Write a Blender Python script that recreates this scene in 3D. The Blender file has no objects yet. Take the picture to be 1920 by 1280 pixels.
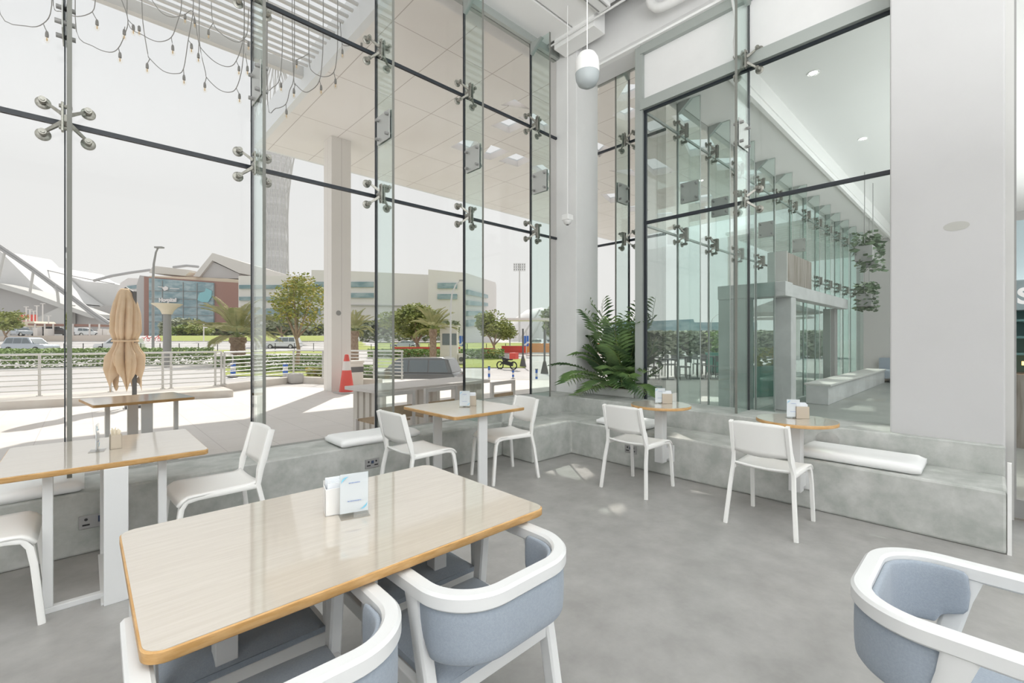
import bpy, bmesh, math, random
from mathutils import Vector, Matrix
random.seed(7)
SC = bpy.context.scene
COL = SC.collection
R = math.radians
# ---------------------------------------------------------------- camera, sky, sun, exposure
F, HZ, H = 849.0, 637.0, 1.40
TH = R(46.65); CT, ST = math.cos(TH), math.sin(TH)
cam = bpy.data.cameras.new('camera'); cam_o = bpy.data.objects.new('camera', cam); COL.objects.link(cam_o)
cam_o.location = (0, 0, H); cam_o.rotation_euler = (R(90), 0, TH - R(90))
cam.sensor_width = 36; cam.lens = F / 1920 * 36; cam.shift_y = -(640 - HZ) / 1920; cam.clip_start = .02; cam.clip_end = 3000
SC.camera = cam_o
W = bpy.data.worlds.new('hazy_sky'); SC.world = W; W.use_nodes = True
wn = W.node_tree.nodes; wl = W.node_tree.links
bg = wn['Background']; bg.inputs[1].default_value = 0.98
wtc = wn.new('ShaderNodeTexCoord'); wsep = wn.new('ShaderNodeSeparateXYZ'); wr = wn.new('ShaderNodeValToRGB')
wl.new(wtc.outputs['Generated'], wsep.inputs[0]); wl.new(wsep.outputs[2], wr.inputs[0]); wl.new(wr.outputs[0], bg.inputs[0])
wr.color_ramp.elements[0].position = 0.0; wr.color_ramp.elements[0].color = (.89, .885, .87, 1)
wr.color_ramp.elements[1].position = .55; wr.color_ramp.elements[1].color = (.84, .86, .88, 1)
sun = bpy.data.lights.new('sun', 'SUN'); sun_o = bpy.data.objects.new('sun', sun); COL.objects.link(sun_o)
SUN_DIR = Vector((.59, .785, 1.0)).normalized()
sun.energy = 3.7; sun.angle = R(.6); sun.color = (1, .95, .88)
sun_o.rotation_euler = SUN_DIR.to_track_quat('Z', 'Y').to_euler(); sun_o.location = (20, 30, 40)
vs = SC.view_settings; vs.view_transform = 'Standard'; vs.look = 'None'; vs.exposure = 0.53; vs.gamma = 1.0; vs.use_curve_mapping = False
def area(name, loc, rot, sx, sy, w, col=(1, 1, 1)):
    l = bpy.data.lights.new(name, 'AREA'); l.shape = 'RECTANGLE'; l.size = sx; l.size_y = sy; l.energy = w; l.color = col
    o = bpy.data.objects.new(name, l); COL.objects.link(o); o.location = loc; o.rotation_euler = rot; return o
area('added_up_fill', (-.8, -2.6, 2.7), (R(180), 0, 0), 5, 5, 540, (.98, .99, 1))  # added fill facing up to brighten the ceiling, no fixture there
area('added_back_fill', (-1.5, -6.6, 2.9), (R(90), 0, 0), 9, 4.5, 40, (.98, .99, 1))  # added fill behind the camera, not a window of the room
area('added_lobby_up_fill', (12, -1.5, 2.2), (R(180), 0, 0), 10, 3, 160, (.97, 1, .99))  # unseen fill added to lift the lobby from below
area('added_lobby_down_fill', (12, -1.5, 5.14), (0, 0, 0), 10, 5, 120, (.95, 1, .99))  # broad fill added over the lobby, apart from its downlights
cy = SC.cycles
cy.use_denoising = True; cy.max_bounces = 10; cy.diffuse_bounces = 5; cy.glossy_bounces = 4; cy.transmission_bounces = 6
cy.transparent_max_bounces = 48; cy.caustics_reflective = False; cy.caustics_refractive = False; cy.sample_clamp_indirect = 6

# ---------------------------------------------------------------- helpers
def at(px, py, d):
    r = (px - 960) / F; u = -(py - HZ) / F
    return Vector(((CT + ST * r) * d, (ST - CT * r) * d, H + u * d))
def gr(px, d, z=0.0):
    p = at(px, HZ, d); p.z = z; return p

class MB:
    def __init__(s): s.v = []; s.f = []
    def add(s, vs_, fs):
        n = len(s.v); s.v += [tuple(x) for x in vs_]; s.f += [tuple(i + n for i in f) for f in fs]; return s
    def box(s, x0, x1, y0, y1, z0, z1):
        v = [(x, y, z) for x in (x0, x1) for y in (y0, y1) for z in (z0, z1)]
        return s.add(v, [(0, 1, 3, 2), (4, 6, 7, 5), (0, 4, 5, 1), (2, 3, 7, 6), (0, 2, 6, 4), (1, 5, 7, 3)])
    def obox(s, c, size, rz=0.0, rx=0.0, ry=0.0):
        M = Matrix.Translation(c) @ Matrix.Rotation(rz, 4, 'Z') @ Matrix.Rotation(ry, 4, 'Y') @ Matrix.Rotation(rx, 4, 'X')
        a, b, e = [q / 2 for q in size]
        v = [M @ Vector((x, y, z)) for x in (-a, a) for y in (-b, b) for z in (-e, e)]
        return s.add(v, [(0, 1, 3, 2), (4, 6, 7, 5), (0, 4, 5, 1), (2, 3, 7, 6), (0, 2, 6, 4), (1, 5, 7, 3)])
    def bar(s, p0, p1, w, h, w1=None, h1=None, up=(0, 0, 1)):
        p0 = Vector(p0); p1 = Vector(p1); t = (p1 - p0).normalized(); u = Vector(up)
        if abs(t.dot(u)) > .98: u = Vector((0, 1, 0))
        sd = t.cross(u).normalized(); u = sd.cross(t)
        v = []
        for p, ww, hh in ((p0, w, h), (p1, w1 or w, h1 or h)):
            for a, b in ((-1, -1), (1, -1), (1, 1), (-1, 1)): v.append(p + sd * a * ww / 2 + u * b * hh / 2)
        return s.add(v, [(3, 2, 1, 0), (4, 5, 6, 7), (0, 1, 5, 4), (1, 2, 6, 5), (2, 3, 7, 6), (3, 0, 4, 7)])
    def sweep(s, path, prof, closed=False, up=(0, 0, 1)):
        P = [Vector(p) for p in path]; n = len(P); v = []; u0 = Vector(up)
        for i, p in enumerate(P):
            a = P[i - 1] if (i or closed) else p; b = P[(i + 1) % n] if (i < n - 1 or closed) else p
            t = (b - a).normalized(); u = u0 if abs(t.dot(u0)) < .98 else Vector((0, 1, 0))
            sd = t.cross(u).normalized(); u = sd.cross(t)
            pr = prof(i / (n - 1)) if callable(prof) else prof
            k = len(pr)
            for a_, b_ in pr: v.append(p + sd * a_ + u * b_)
        f = []
        for i in range(n if closed else n - 1):
            for j in range(k):
                a = i * k + j; b = i * k + (j + 1) % k; c = ((i + 1) % n) * k + (j + 1) % k; d = ((i + 1) % n) * k + j
                f.append((a, d, c, b))
        if not closed:
            f.append(tuple(range(k))); f.append(tuple(range((n - 1) * k, n * k))[::-1])
        return s.add(v, f)
    def tube(s, path, r, n=8, closed=False):
        pr = (lambda t: [(q * math.cos(6.28318 * j / n), q * math.sin(6.28318 * j / n)) for j in range(n) for q in [r(t)]]) if callable(r) else [(r * math.cos(6.28318 * j / n), r * math.sin(6.28318 * j / n)) for j in range(n)]
        return s.sweep(path, pr, closed)
    def lathe(s, prof, n=24, c=(0, 0, 0), M=None):
        v = []; f = []; m = len(prof); c = Vector(c)
        for i in range(n):
            a = 6.283185 * i / n
            for r, z in prof:
                q = Vector((r * math.cos(a), r * math.sin(a), z)); v.append((M @ q if M else q) + c)
        for i in range(n):
            for j in range(m - 1):
                a = i * m + j; b = ((i + 1) % n) * m + j
                f.append((a, b, b + 1, a + 1))
        if prof[0][0] > 1e-6: f.append(tuple(i * m for i in range(n))[::-1])
        if prof[-1][0] > 1e-6: f.append(tuple(i * m + m - 1 for i in range(n)))
        return s.add(v, f)
    def cyl(s, p0, p1, r, n=12, r1=None):
        p0 = Vector(p0); p1 = Vector(p1); L = (p1 - p0).length
        M = (p1 - p0).to_track_quat('Z', 'Y').to_matrix().to_4x4()
        return s.lathe([(r, 0), (r if r1 is None else r1, L)], n, p0, M)
    def prism(s, poly, z0, z1):
        n = len(poly); v = [(x, y, z0) for x, y in poly] + [(x, y, z1) for x, y in poly]
        f = [tuple(range(n))[::-1], tuple(range(n, 2 * n))] + [(i, (i + 1) % n, n + (i + 1) % n, n + i) for i in range(n)]
        return s.add(v, f)
    def slab(s, pts, d, t, dirn=None):
        """an outline at distance d given real depth t"""
        q = Vector((CT, ST, 0)) if dirn is None else Vector(dirn)
        a = [at(x, y, d) for x, y in pts]; b = [p + q * t for p in a]; n = len(a)
        return s.add(a + b, [tuple(range(n)), tuple(range(n, 2 * n))[::-1]] + [(i, n + i, n + (i + 1) % n, (i + 1) % n) for i in range(n)])
    def grid(s, fn, nu, nv):
        v = [fn(i / nu, j / nv) for i in range(nu + 1) for j in range(nv + 1)]
        f = [(i * (nv + 1) + j, (i + 1) * (nv + 1) + j, (i + 1) * (nv + 1) + j + 1, i * (nv + 1) + j + 1) for i in range(nu) for j in range(nv)]
        return s.add(v, f)
    def xf(s, M):
        s.v = [tuple(M @ Vector(p)) for p in s.v]; return s
    def build(s, name, m, parent=None, smooth=0, bevel=0, seg=2, solid=0, sub=0, label=None, recalc=True):
        me = bpy.data.meshes.new(name); me.from_pydata(s.v, [], s.f)
        if recalc:
            b = bmesh.new(); b.from_mesh(me); bmesh.ops.recalc_face_normals(b, faces=b.faces); b.to_mesh(me); b.free()
        me.materials.append(m)
        o = bpy.data.objects.new(name, me); COL.objects.link(o)
        if parent: o.parent = parent
        if solid:
            q = o.modifiers.new('t', 'SOLIDIFY'); q.thickness = solid; q.offset = 0
        if sub:
            q = o.modifiers.new('s', 'SUBSURF'); q.levels = sub; q.render_levels = sub
        if bevel:
            q = o.modifiers.new('b', 'BEVEL'); q.width = bevel; q.segments = seg; q.limit_method = 'ANGLE'; q.angle_limit = R(40)
        if smooth:
            for p in me.polygons: p.use_smooth = True
            if not sub: me.set_sharp_from_angle(angle=R(smooth))
        if label: o['label'] = label
        return o

def tag(o, label=None, cat=None, group=None, kind=None):
    if label: o['label'] = label
    if cat: o['category'] = cat
    if group: o['group'] = group
    if kind: o['kind'] = kind
    return o
def thing(name, label, cat, loc=(0, 0, 0), rz=0, group=None):
    o = bpy.data.objects.new(name, None); COL.objects.link(o); o.empty_display_size = .1
    o.location = loc; o.rotation_euler = (0, 0, rz)
    return tag(o, label, cat, group)
def struct(mb, name, m, **k):
    return tag(mb.build(name, m, **k), kind='structure')
def kids(o):
    return sorted(o.children, key=lambda c: c.name)
def dup(root, loc, rz, label, group=None):
    r = root.copy(); COL.objects.link(r); r.location = loc; r.rotation_euler = (0, 0, rz); r['label'] = label
    if group: r['group'] = group
    for ch in kids(root):
        c = ch.copy(); COL.objects.link(c); c.parent = r
        for g in kids(ch):
            d = g.copy(); COL.objects.link(d); d.parent = c
    return r
def textpart(name, body, size, m, parent=None, loc=(0, 0, 0), rot=(R(90), 0, 0), ext=.002, bold=0):
    cu = bpy.data.curves.new(name, 'FONT'); cu.body = body; cu.size = size; cu.extrude = ext; cu.align_x = 'CENTER'; cu.align_y = 'CENTER'; cu.offset = bold
    tmp = bpy.data.objects.new('tmp_text', cu); COL.objects.link(tmp); bpy.context.view_layer.update()
    me = bpy.data.meshes.new_from_object(tmp.evaluated_get(bpy.context.evaluated_depsgraph_get())); bpy.data.objects.remove(tmp)
    me.name = name; me.materials.clear(); me.materials.append(m); o = bpy.data.objects.new(name, me); COL.objects.link(o)
    o.location = loc; o.rotation_euler = rot
    if parent: o.parent = parent
    return o

# ---------------------------------------------------------------- materials
def mat(name, col, rough=.5, metal=0.0, spec=.5, coat=0.0, coat_rough=.1, noise=None, bump=0.0, bump_scale=80, emit=None, coat_ior=1.5, sheen=0, trans=0):
    m = bpy.data.materials.new(name); m.use_nodes = True
    nt = m.node_tree; p = nt.nodes['Principled BSDF']
    p.inputs['Base Color'].default_value = (*col, 1); p.inputs['Roughness'].default_value = rough; p.inputs['Metallic'].default_value = metal
    p.inputs['Specular IOR Level'].default_value = spec
    p.inputs['Coat Weight'].default_value = coat; p.inputs['Coat Roughness'].default_value = coat_rough; p.inputs['Coat IOR'].default_value = coat_ior
    p.inputs['Sheen Weight'].default_value = sheen
    if emit: p.inputs['Emission Color'].default_value = (*emit[0], 1); p.inputs['Emission Strength'].default_value = emit[1]
    if noise:   # (scale, other colour, low, high, stretch)
        tc = nt.nodes.new('ShaderNodeTexCoord'); mp = nt.nodes.new('ShaderNodeMapping'); nz = nt.nodes.new('ShaderNodeTexNoise'); cr = nt.nodes.new('ShaderNodeValToRGB')
        nz.inputs['Scale'].default_value = noise[0]; nz.inputs['Detail'].default_value = 8; nz.inputs['Roughness'].default_value = .62
        mp.inputs['Scale'].default_value = noise[4] if len(noise) > 4 else (1, 1, 1)
        cr.color_ramp.elements[0].position = noise[2]; cr.color_ramp.elements[1].position = noise[3]
        cr.color_ramp.elements[0].color = (*col, 1); cr.color_ramp.elements[1].color = (*noise[1], 1)
        nt.links.new(tc.outputs['Object'], mp.inputs[0]); nt.links.new(mp.outputs[0], nz.inputs['Vector']); nt.links.new(nz.outputs[0], cr.inputs[0]); nt.links.new(cr.outputs[0], p.inputs['Base Color'])
    if bump:
        tc = nt.nodes.new('ShaderNodeTexCoord'); nz = nt.nodes.new('ShaderNodeTexNoise'); bp = nt.nodes.new('ShaderNodeBump')
        nz.inputs['Scale'].default_value = bump_scale; nz.inputs['Detail'].default_value = 4
        bp.inputs['Strength'].default_value = bump; bp.inputs['Distance'].default_value = .01
        nt.links.new(tc.outputs['Object'], nz.inputs['Vector']); nt.links.new(nz.outputs[0], bp.inputs['Height']); nt.links.new(bp.outputs[0], p.inputs['Normal'])
    return m
def glass(name, tint, ior=1.45, rough=0.0, refl=1.0):
    m = bpy.data.materials.new(name); m.use_nodes = True; nt = m.node_tree; N = nt.nodes
    N.remove(N['Principled BSDF'])
    tr = N.new('ShaderNodeBsdfTransparent'); tr.inputs[0].default_value = (*tint, 1)
    gl = N.new('ShaderNodeBsdfGlossy'); gl.inputs['Roughness'].default_value = rough; gl.inputs[0].default_value = (refl, refl, refl, 1)
    fr = N.new('ShaderNodeFresnel'); ge = N.new('ShaderNodeNewGeometry'); ma = N.new('ShaderNodeMath'); ma.operation = 'MULTIPLY_ADD'
    ma.inputs[1].default_value = 1 / ior - ior; ma.inputs[2].default_value = ior; nt.links.new(ge.outputs['Backfacing'], ma.inputs[0]); nt.links.new(ma.outputs[0], fr.inputs[0]); mx = N.new('ShaderNodeMixShader')
    nt.links.new(fr.outputs[0], mx.inputs[0]); nt.links.new(tr.outputs[0], mx.inputs[1]); nt.links.new(gl.outputs[0], mx.inputs[2])
    nt.links.new(mx.outputs[0], N['Material Output'].inputs[0])
    return m
def lines_mat(name, col, lcol, sx, sy, ox, oy, w, rough=.7, axes=(0, 1), noise=None):
    """plain surface with thin joint lines on a metric grid"""
    m = mat(name, col, rough, noise=noise); nt = m.node_tree; N = nt.nodes; L = nt.links; p = N['Principled BSDF']
    tc = N.new('ShaderNodeTexCoord'); sp = N.new('ShaderNodeSeparateXYZ'); L.new(tc.outputs['Object'], sp.inputs[0])
    res = None
    for a, s_, o_ in ((axes[0], sx, ox), (axes[1], sy, oy)):
        ad = N.new('ShaderNodeMath'); ad.operation = 'ADD'; ad.inputs[1].default_value = -o_ + 100 * s_; L.new(sp.outputs[a], ad.inputs[0])
        mo = N.new('ShaderNodeMath'); mo.operation = 'MODULO'; mo.inputs[1].default_value = s_; L.new(ad.outputs[0], mo.inputs[0])
        lt = N.new('ShaderNodeMath'); lt.operation = 'LESS_THAN'; lt.inputs[1].default_value = w; L.new(mo.outputs[0], lt.inputs[0])
        if res is None: res = lt
        else:
            mx = N.new('ShaderNodeMath'); mx.operation = 'MAXIMUM'; L.new(res.outputs[0], mx.inputs[0]); L.new(lt.outputs[0], mx.inputs[1]); res = mx
    mix = N.new('ShaderNodeMix'); mix.data_type = 'RGBA'; mix.inputs[7].default_value = (*lcol, 1); L.new(res.outputs[0], mix.inputs[0])
    src = p.inputs['Base Color'].links[0].from_socket if p.inputs['Base Color'].is_linked else None
    if src: L.new(src, mix.inputs[6])
    else: mix.inputs[6].default_value = (*col, 1)
    L.new(mix.outputs[2], p.inputs['Base Color'])
    return m
def wood_top(name, c1, c2, ax=(1, 14, 6)):
    m = mat(name, c1, .32, spec=.5, coat=1.0, coat_rough=.06, coat_ior=2.9, noise=(5.5, c2, .38, .66, ax))
    return m
M = dict(
    white=mat('white_paint', (.80, .80, .79), .55, bump=.02, bump_scale=40),
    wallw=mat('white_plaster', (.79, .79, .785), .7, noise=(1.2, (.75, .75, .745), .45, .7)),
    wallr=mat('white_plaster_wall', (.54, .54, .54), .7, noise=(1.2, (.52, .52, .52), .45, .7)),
    ceil=mat('ceiling_white', (.89, .89, .88), .8, noise=(.8, (.87, .87, .86), .4, .7)),
    floor=mat('polished_concrete', (.31, .305, .293), .36, spec=.4, noise=(4.5, (.40, .395, .383), .34, .68), bump=.08, bump_scale=18),
    conc=mat('bench_concrete', (.37, .39, .365),   .6, noise=(4.6, (.555, .565, .545), .36, .66), bump=.12, bump_scale=22),
    concw=mat('smooth_concrete', (.66, .67, .65), .55, noise=(3, (.74, .745, .73), .4, .65)),
    stain=mat('damp_concrete', (.33, .335, .32), .6, noise=(9, (.44, .44, .42), .4, .6)),
    seal=mat('black_seal', (.018, .024, .032), .4),
    steel=mat('brushed_steel', (.27, .265, .235), .34, metal=.7, noise=(60, (.35, .345, .31), .4, .6)),
    plate=mat('satin_plate', (.47, .48, .46), .35, metal=.5),
    frame=mat('grey_green_frame', (.40, .43, .41), .45, metal=.25),
    edge=mat('frosted_glass_edge', (.19, .195, .175), .5),
    edge2=mat('glass_edge_pale', (.55, .60, .58), .4),
    glass=glass('clear_glass', (.815, .813, .806), 1.22),
    glass2=glass('partition_glass', (.955, .975, .968), 1.35),
    glass3=glass('lobby_glass', (.80, .825, .815), 1.3),
    fin=glass('green_fin_glass', (.90, .955, .94), 1.45),
    bulbg=glass('bulb_glass', (.99, .98, .95), 1.3),
    acryl=glass('clear_acrylic', (.97, .98, .98), 1.5),
    chairw=mat('white_chair_plastic', (.86, .86, .84), .38, spec=.45),
    frw=mat('white_lacquer', (.69, .70, .70), .35, spec=.45),
    blue=mat('blue_grey_fabric', (.285, .33, .385), .9, noise=(160, (.315, .36, .415), .4, .62), bump=.2, bump_scale=420, sheen=.15),
    cush=mat('white_vinyl', (.88, .89, .89), .5, bump=.05, bump_scale=12),
    wood=wood_top('oak_table_top', (.55, .49, .405), (.60, .54, .455)),
    woodx=wood_top('oak_table_top_long', (.54, .475, .39), (.59, .53, .445), (1, 12, 5)),
    wedge=mat('oak_edge', (.50, .285, .10), .45, noise=(12, (.60, .37, .16), .4, .6, (1, 1, 6))),
    paper=mat('white_card', (.80, .83, .87), .6), kraft=mat('kraft_paper', (.50, .44, .36), .8), ink=mat('blue_ink', (.28, .36, .60), .6), sky=mat('sky_blue_ink', (.22, .60, .80), .6),
    sockw=mat('nickel_plate', (.38, .38, .38), .35, metal=.5), black=mat('black_plastic', (.02, .02, .022), .45), navy=mat('navy_plastic', (.03, .05, .10), .4),
    cable=mat('grey_cable', (.30, .30, .29), .6), amber=mat('amber_bulb_core', (.85, .62, .35), .5),
    leaf=mat('palm_leaf', (.045, .10, .035), .42, noise=(2.5, (.17, .28, .08), .4, .65)), stem=mat('palm_stem', (.20, .26, .08), .5), soil=mat('dark_soil', (.05, .04, .03), .9),
    canopy=lines_mat('canopy_soffit_panels', (.77, .75, .72), (.50, .47, .44), 1.13, 2.27, 3.86, 4.81, .018, .75, noise=(.5, (.83, .82, .80), .35, .7)),
    fascia=mat('canopy_fascia', (.74, .77, .79), .45), colm=lines_mat('column_cladding', (.76, .74, .71), (.5, .49, .47), 3, 3, 0, 0, .01, .6),
    plaza=lines_mat('plaza_paving', (.76, .73, .705), (.60, .57, .55), .6, .6, .1, .2, .008, .8, noise=(.7, (.82, .79, .77), .35, .7)),
    road=mat('pale_asphalt', (.52, .505, .495), .9, noise=(.4, (.60, .585, .575), .4, .65)), kerb=mat('kerb_stone', (.66, .62, .57), .85, noise=(2, (.72, .69, .65), .4, .6)),
    kblack=mat('kerb_black', (.10, .10, .10), .8), grass=mat('lawn_grass', (.28, .34, .07), .95, noise=(3, (.40, .44, .13), .35, .65)),
    rail=mat('stainless_rail', (.72, .72, .70), .28, metal=.6), hedge=mat('hedge_leaf', (.20, .32, .10), .7, noise=(2, (.36, .46, .18), .35, .65)),
    tleaf=mat('tree_leaf', (.24, .30, .09), .7, noise=(1, (.42, .44, .15), .35, .65)), yleaf=mat('yellow_leaf', (.30, .34, .07), .7, noise=(2.2, (.68, .52, .10), .5, .66)), pleaf=mat('date_palm_leaf', (.32, .34, .15), .7, noise=(1, (.50, .47, .25), .4, .6)),
    bark=mat('tree_bark', (.30, .21, .15), .9, noise=(4, (.42, .32, .24), .4, .6)), dgreen=mat('dull_green_leaf', (.30, .34, .23), .8, noise=(2, (.44, .46, .36), .4, .6)),
    tan=mat('tan_canvas', (.66, .49, .31), .85, noise=(3, (.72, .55, .38), .4, .6)), dgrey=mat('dark_grey_metal', (.12, .12, .12), .5), mgrey=mat('mid_grey_metal', (.30, .30, .29), .5),
    lgrey=mat('light_grey_metal', (.60, .60, .58), .5), cream=mat('cream_fabric', (.78, .70, .55), .7), teak=mat('teak_slats', (.42, .31, .20), .7, noise=(6, (.52, .40, .27), .4, .6, (1, 8, 1))),
    offw=mat('off_white_slats', (.74, .71, .66), .6), red=mat('cone_red', (.75, .10, .08), .55), redb=mat('red_plastic', (.70, .09, .07), .5), orange=mat('orange_awning', (.75, .32, .10), .7),
    cblue=mat('bollard_blue', (.05, .16, .55), .5), bwhite=mat('building_white', (.78, .75, .735), .8), bgrey=mat('building_grey', (.52, .51, .50), .8), bglass=mat('building_glass', (.20, .31, .345), .15, noise=(.25, (.37, .47, .49), .4, .6, (1, 1, 3))),
    brown=mat('brown_cladding', (.34, .20, .165), .8), tent=mat('tent_membrane', (.80, .79, .79), .7, noise=(.04, (.70, .70, .69), .4, .6)), truss=mat('truss_grey', (.42, .42, .42), .6), roofm=mat('roof_metal', (.66, .64, .60), .6),
    tower=lines_mat('tower_mesh', (.70, .70, .70), (.78, .78, .78), 400, 6, 0, 0, 1.5, .7, axes=(0, 2)), carw=mat('car_white', (.76, .78, .80), .25, coat=.6), cars=mat('car_silver', (.48, .53, .58), .25, metal=.4, coat=.6), card=mat('car_charcoal', (.15, .155, .16), .25, metal=.3, coat=.7), carg=mat('car_window', (.17, .20, .22), .08),
    tyre=mat('tyre_rubber', (.03, .03, .03), .8), sand=mat('sandy_wall', (.66, .59, .53), .9), greenb=mat('green_planter', (.06, .27, .21), .5), portal=mat('grey_portal_stone', (.50, .51, .51), .6, noise=(1.5, (.60, .61, .61), .4, .6)), wslat=mat('weathered_boards', (.20, .175, .145), .8, noise=(2, (.33, .30, .27), .4, .6, (6, 6, .4))),
    lamp=mat('lamp_glow', (.9, .9, .9), .5, emit=((1, .97, .92), 6)), lampo=mat('warm_glow', (.9, .5, .1), .5, emit=((1, .55, .15), 2.5)), dark_leaf=mat('dark_foliage', (.07, .12, .06), .7, noise=(3, (.14, .20, .11), .4, .6)), teal=mat('teal_graphic', (.25, .52, .56), .6), domec=mat('camera_dome', (.25, .29, .30), .12, coat=.5), lobf=mat('lobby_floor', (.28, .29, .275), .35, noise=(1, (.36, .37, .35), .35, .65)),
)
# ---------------------------------------------------------------- the room: floor, glass walls, column, ceiling
GY, PX, NX, LY = 4.55, 5.38, 6.14, 3.20          # plaza glass, lobby partition, niche glass, lobby glass
ZT = (2.94, 4.46)                                # the two transoms
struct(MB().box(-7, 5.5, -7, GY + .1, -.2, 0), 'floor', M['floor'])
struct(MB().box(5.5, 24, -8, LY + .06, -.2, 0), 'floor_lobby', M['lobf'])
# walls above and beside
struct(MB().box(-7, 6.3, GY - .02, GY + .35, 5.75, 8.4), 'wall_plaza_side', M['wallw'])
struct(MB().box(-7.2, -7, -7, GY + .35, 0, 6), 'wall_unseen_side', M['wallw'])  # unseen end wall, added to hold side light off the lobby-side wall
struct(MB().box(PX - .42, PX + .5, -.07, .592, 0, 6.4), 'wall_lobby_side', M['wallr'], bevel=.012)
struct(MB().box(PX, PX + .12, .592, LY, 4.55, 5.16), 'wall_lobby_upper', M['wallw'])
struct(MB().box(PX - .02, PX + .3, -.07, GY, 5.27, 6.4), 'wall_beam', M['wallw'])
struct(MB().box(NX - .05, NX + .25, LY, GY, 5.75, 8.4), 'wall_niche_upper', M['wallw'])
struct(MB().box(PX, NX + .2, LY - .05, GY, 5.66, 5.75), 'ceiling_niche', M['ceil'])
col = struct(MB().box(5.222, 5.744, 4.16, GY + .12, 0, 6.4), 'wall_corner_column', M['wallw'], bevel=.008)
# ceiling: flat raft, shadow gap, recessed part
struct(MB().box(-7, 4.95, -7, 4.00, 5.75, 6.5), 'ceiling', M['ceil'])
struct(MB().box(-7, 4.95, 4.03, GY, 5.74, 6.5), 'ceiling_edge', M['ceil'])
struct(MB().box(-7, 4.93, 3.99, 4.04, 5.80, 6.5), 'trim_1', M['mgrey'])
struct(MB().box(4.95, 7, -7, GY + .1, 6.35, 6.5), 'ceiling_recess', M['ceil'])
b = MB(); b.box(4.95, 5.2, 3.65, 4.35, 5.6, 6.35); b.box(4.95, 5.22, 2.5, 3.3, 5.9, 6.35)
struct(b, 'ceiling_step', M['ceil'])
b = MB(); b.add([(5.36, y, z) if k else (5.28, y, z) for y in (-.07, GY) for k, z in ((1, 5.40), (0, 5.30), (0, 5.27), (1, 5.27))], [(0, 1, 5, 4), (1, 2, 6, 5), (2, 3, 7, 6), (3, 0, 4, 7), (0, 3, 2, 1), (4, 5, 6, 7)])
struct(b, 'trim_11', M['ceil'])
# steel head frames and posts
def head(name, x0, x1, y0, y1, z0, z1): return struct(MB().box(x0, x1, y0, y1, z0, z1), name, M['frame'])
head('trim_2', -7, 5.3, GY - .06, GY + .06, 5.64, 5.74)
head('trim_3', PX - .07, PX + .05, .592, LY - .02, 4.42, 4.55)
head('trim_4', PX - .06, PX + .05, .592, LY - .02, 5.16, 5.27)
head('trim_5', PX - .05, PX + .06, LY - .05, LY + .06, .62, 5.27)
head('trim_6', NX - .05, NX + .06, LY + .06, GY, 5.58, 5.66)
struct(MB().box(PX - .015, PX + .015, LY - .085, LY - .052, .62, 4.42), 'trim_7', M['seal'])
struct(MB().box(PX - .02, PX + .02, .6, LY - .05, 4.395, 4.42), 'trim_8', M['seal'])
# concrete ledge behind the corner bench and the planter niche floor
b = MB(); b.prism([(3.68, 4.07), (4.89, 4.07), (4.89, -.07), (5.46, -.07), (5.46, LY + .1), (NX + .06, LY + .1), (NX + .06, GY + .1), (3.68, GY + .1)], 0, .62)
struct(b, 'trim_ledge', M['conc'], bevel=.012)
st = MB().box(4.885, 4.889, 0.80, 1.02, .43, .55)
b = MB(); b.lathe([(0, 0), (.085, 0.0), (.092, .004), (.07, .007), (0, .008)], 14, (4.889, 1.02, .50), Matrix.Rotation(R(-90), 4, 'Y') @ Matrix.Scale(.75, 4, (1, 0, 0)))
tag(b.build('plaster_patch', M['stain'], smooth=60), 'dark round plaster patch on the concrete ledge behind the round table', 'patch')
# benches
b = MB(); b.box(-6.5, 3.68, 4.07, GY + .1, 0, .408)
tag(b.build('concrete_bench', M['conc'], bevel=.015), 'long low concrete bench running under the plaza window wall', 'bench')
b = MB(); b.prism([(3.68, 3.56), (4.365, 3.56), (4.365, -.07), (4.89, -.07), (4.89, 4.07), (3.68, 4.07)], 0, .408)
tag(b.build('concrete_bench', M['conc'], bevel=.018), 'L-shaped concrete bench along the lobby partition turning the corner by the plant', 'bench')
struct(MB().box(4.368, 4.39, -.09, -.07, 0, .60), 'trim_9', M['white'])

# ---- plaza glass wall: one window per bay, fins, splice plates, spiders
FX = [-.095, 1.093, 2.283, 3.466, 4.664]
edges = [-7.23, -6.04, -4.85, -3.66, -2.47, -1.285] + FX + [5.30]
for i in range(len(edges) - 1):
    x0, x1 = edges[i] + .011, edges[i + 1] - .011; zb = .408 if edges[i] < 3.4 else .62
    if edges[i] >= 3.4 and edges[i] < 3.6: zb = .62
    b = MB()
    for z0, z1 in ((zb, ZT[0] - .017), (ZT[0] + .017, ZT[1] - .017), (ZT[1] + .017, 5.64)): b.box(x0, x1, GY - .006, GY + .006, z0, z1)
    w = struct(b, 'window_%d' % (i + 1), M['glass'])
    b = MB()
    for z in ZT: b.box(x0 - .011, x1 + .011, GY - .016, GY + .012, z - .017, z + .017)
    b.build('seal_joint', M['seal'], w)
ORD = ['first', 'second', 'third', 'fourth', 'fifth', 'sixth', 'seventh', 'eighth', 'ninth', 'tenth']
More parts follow.
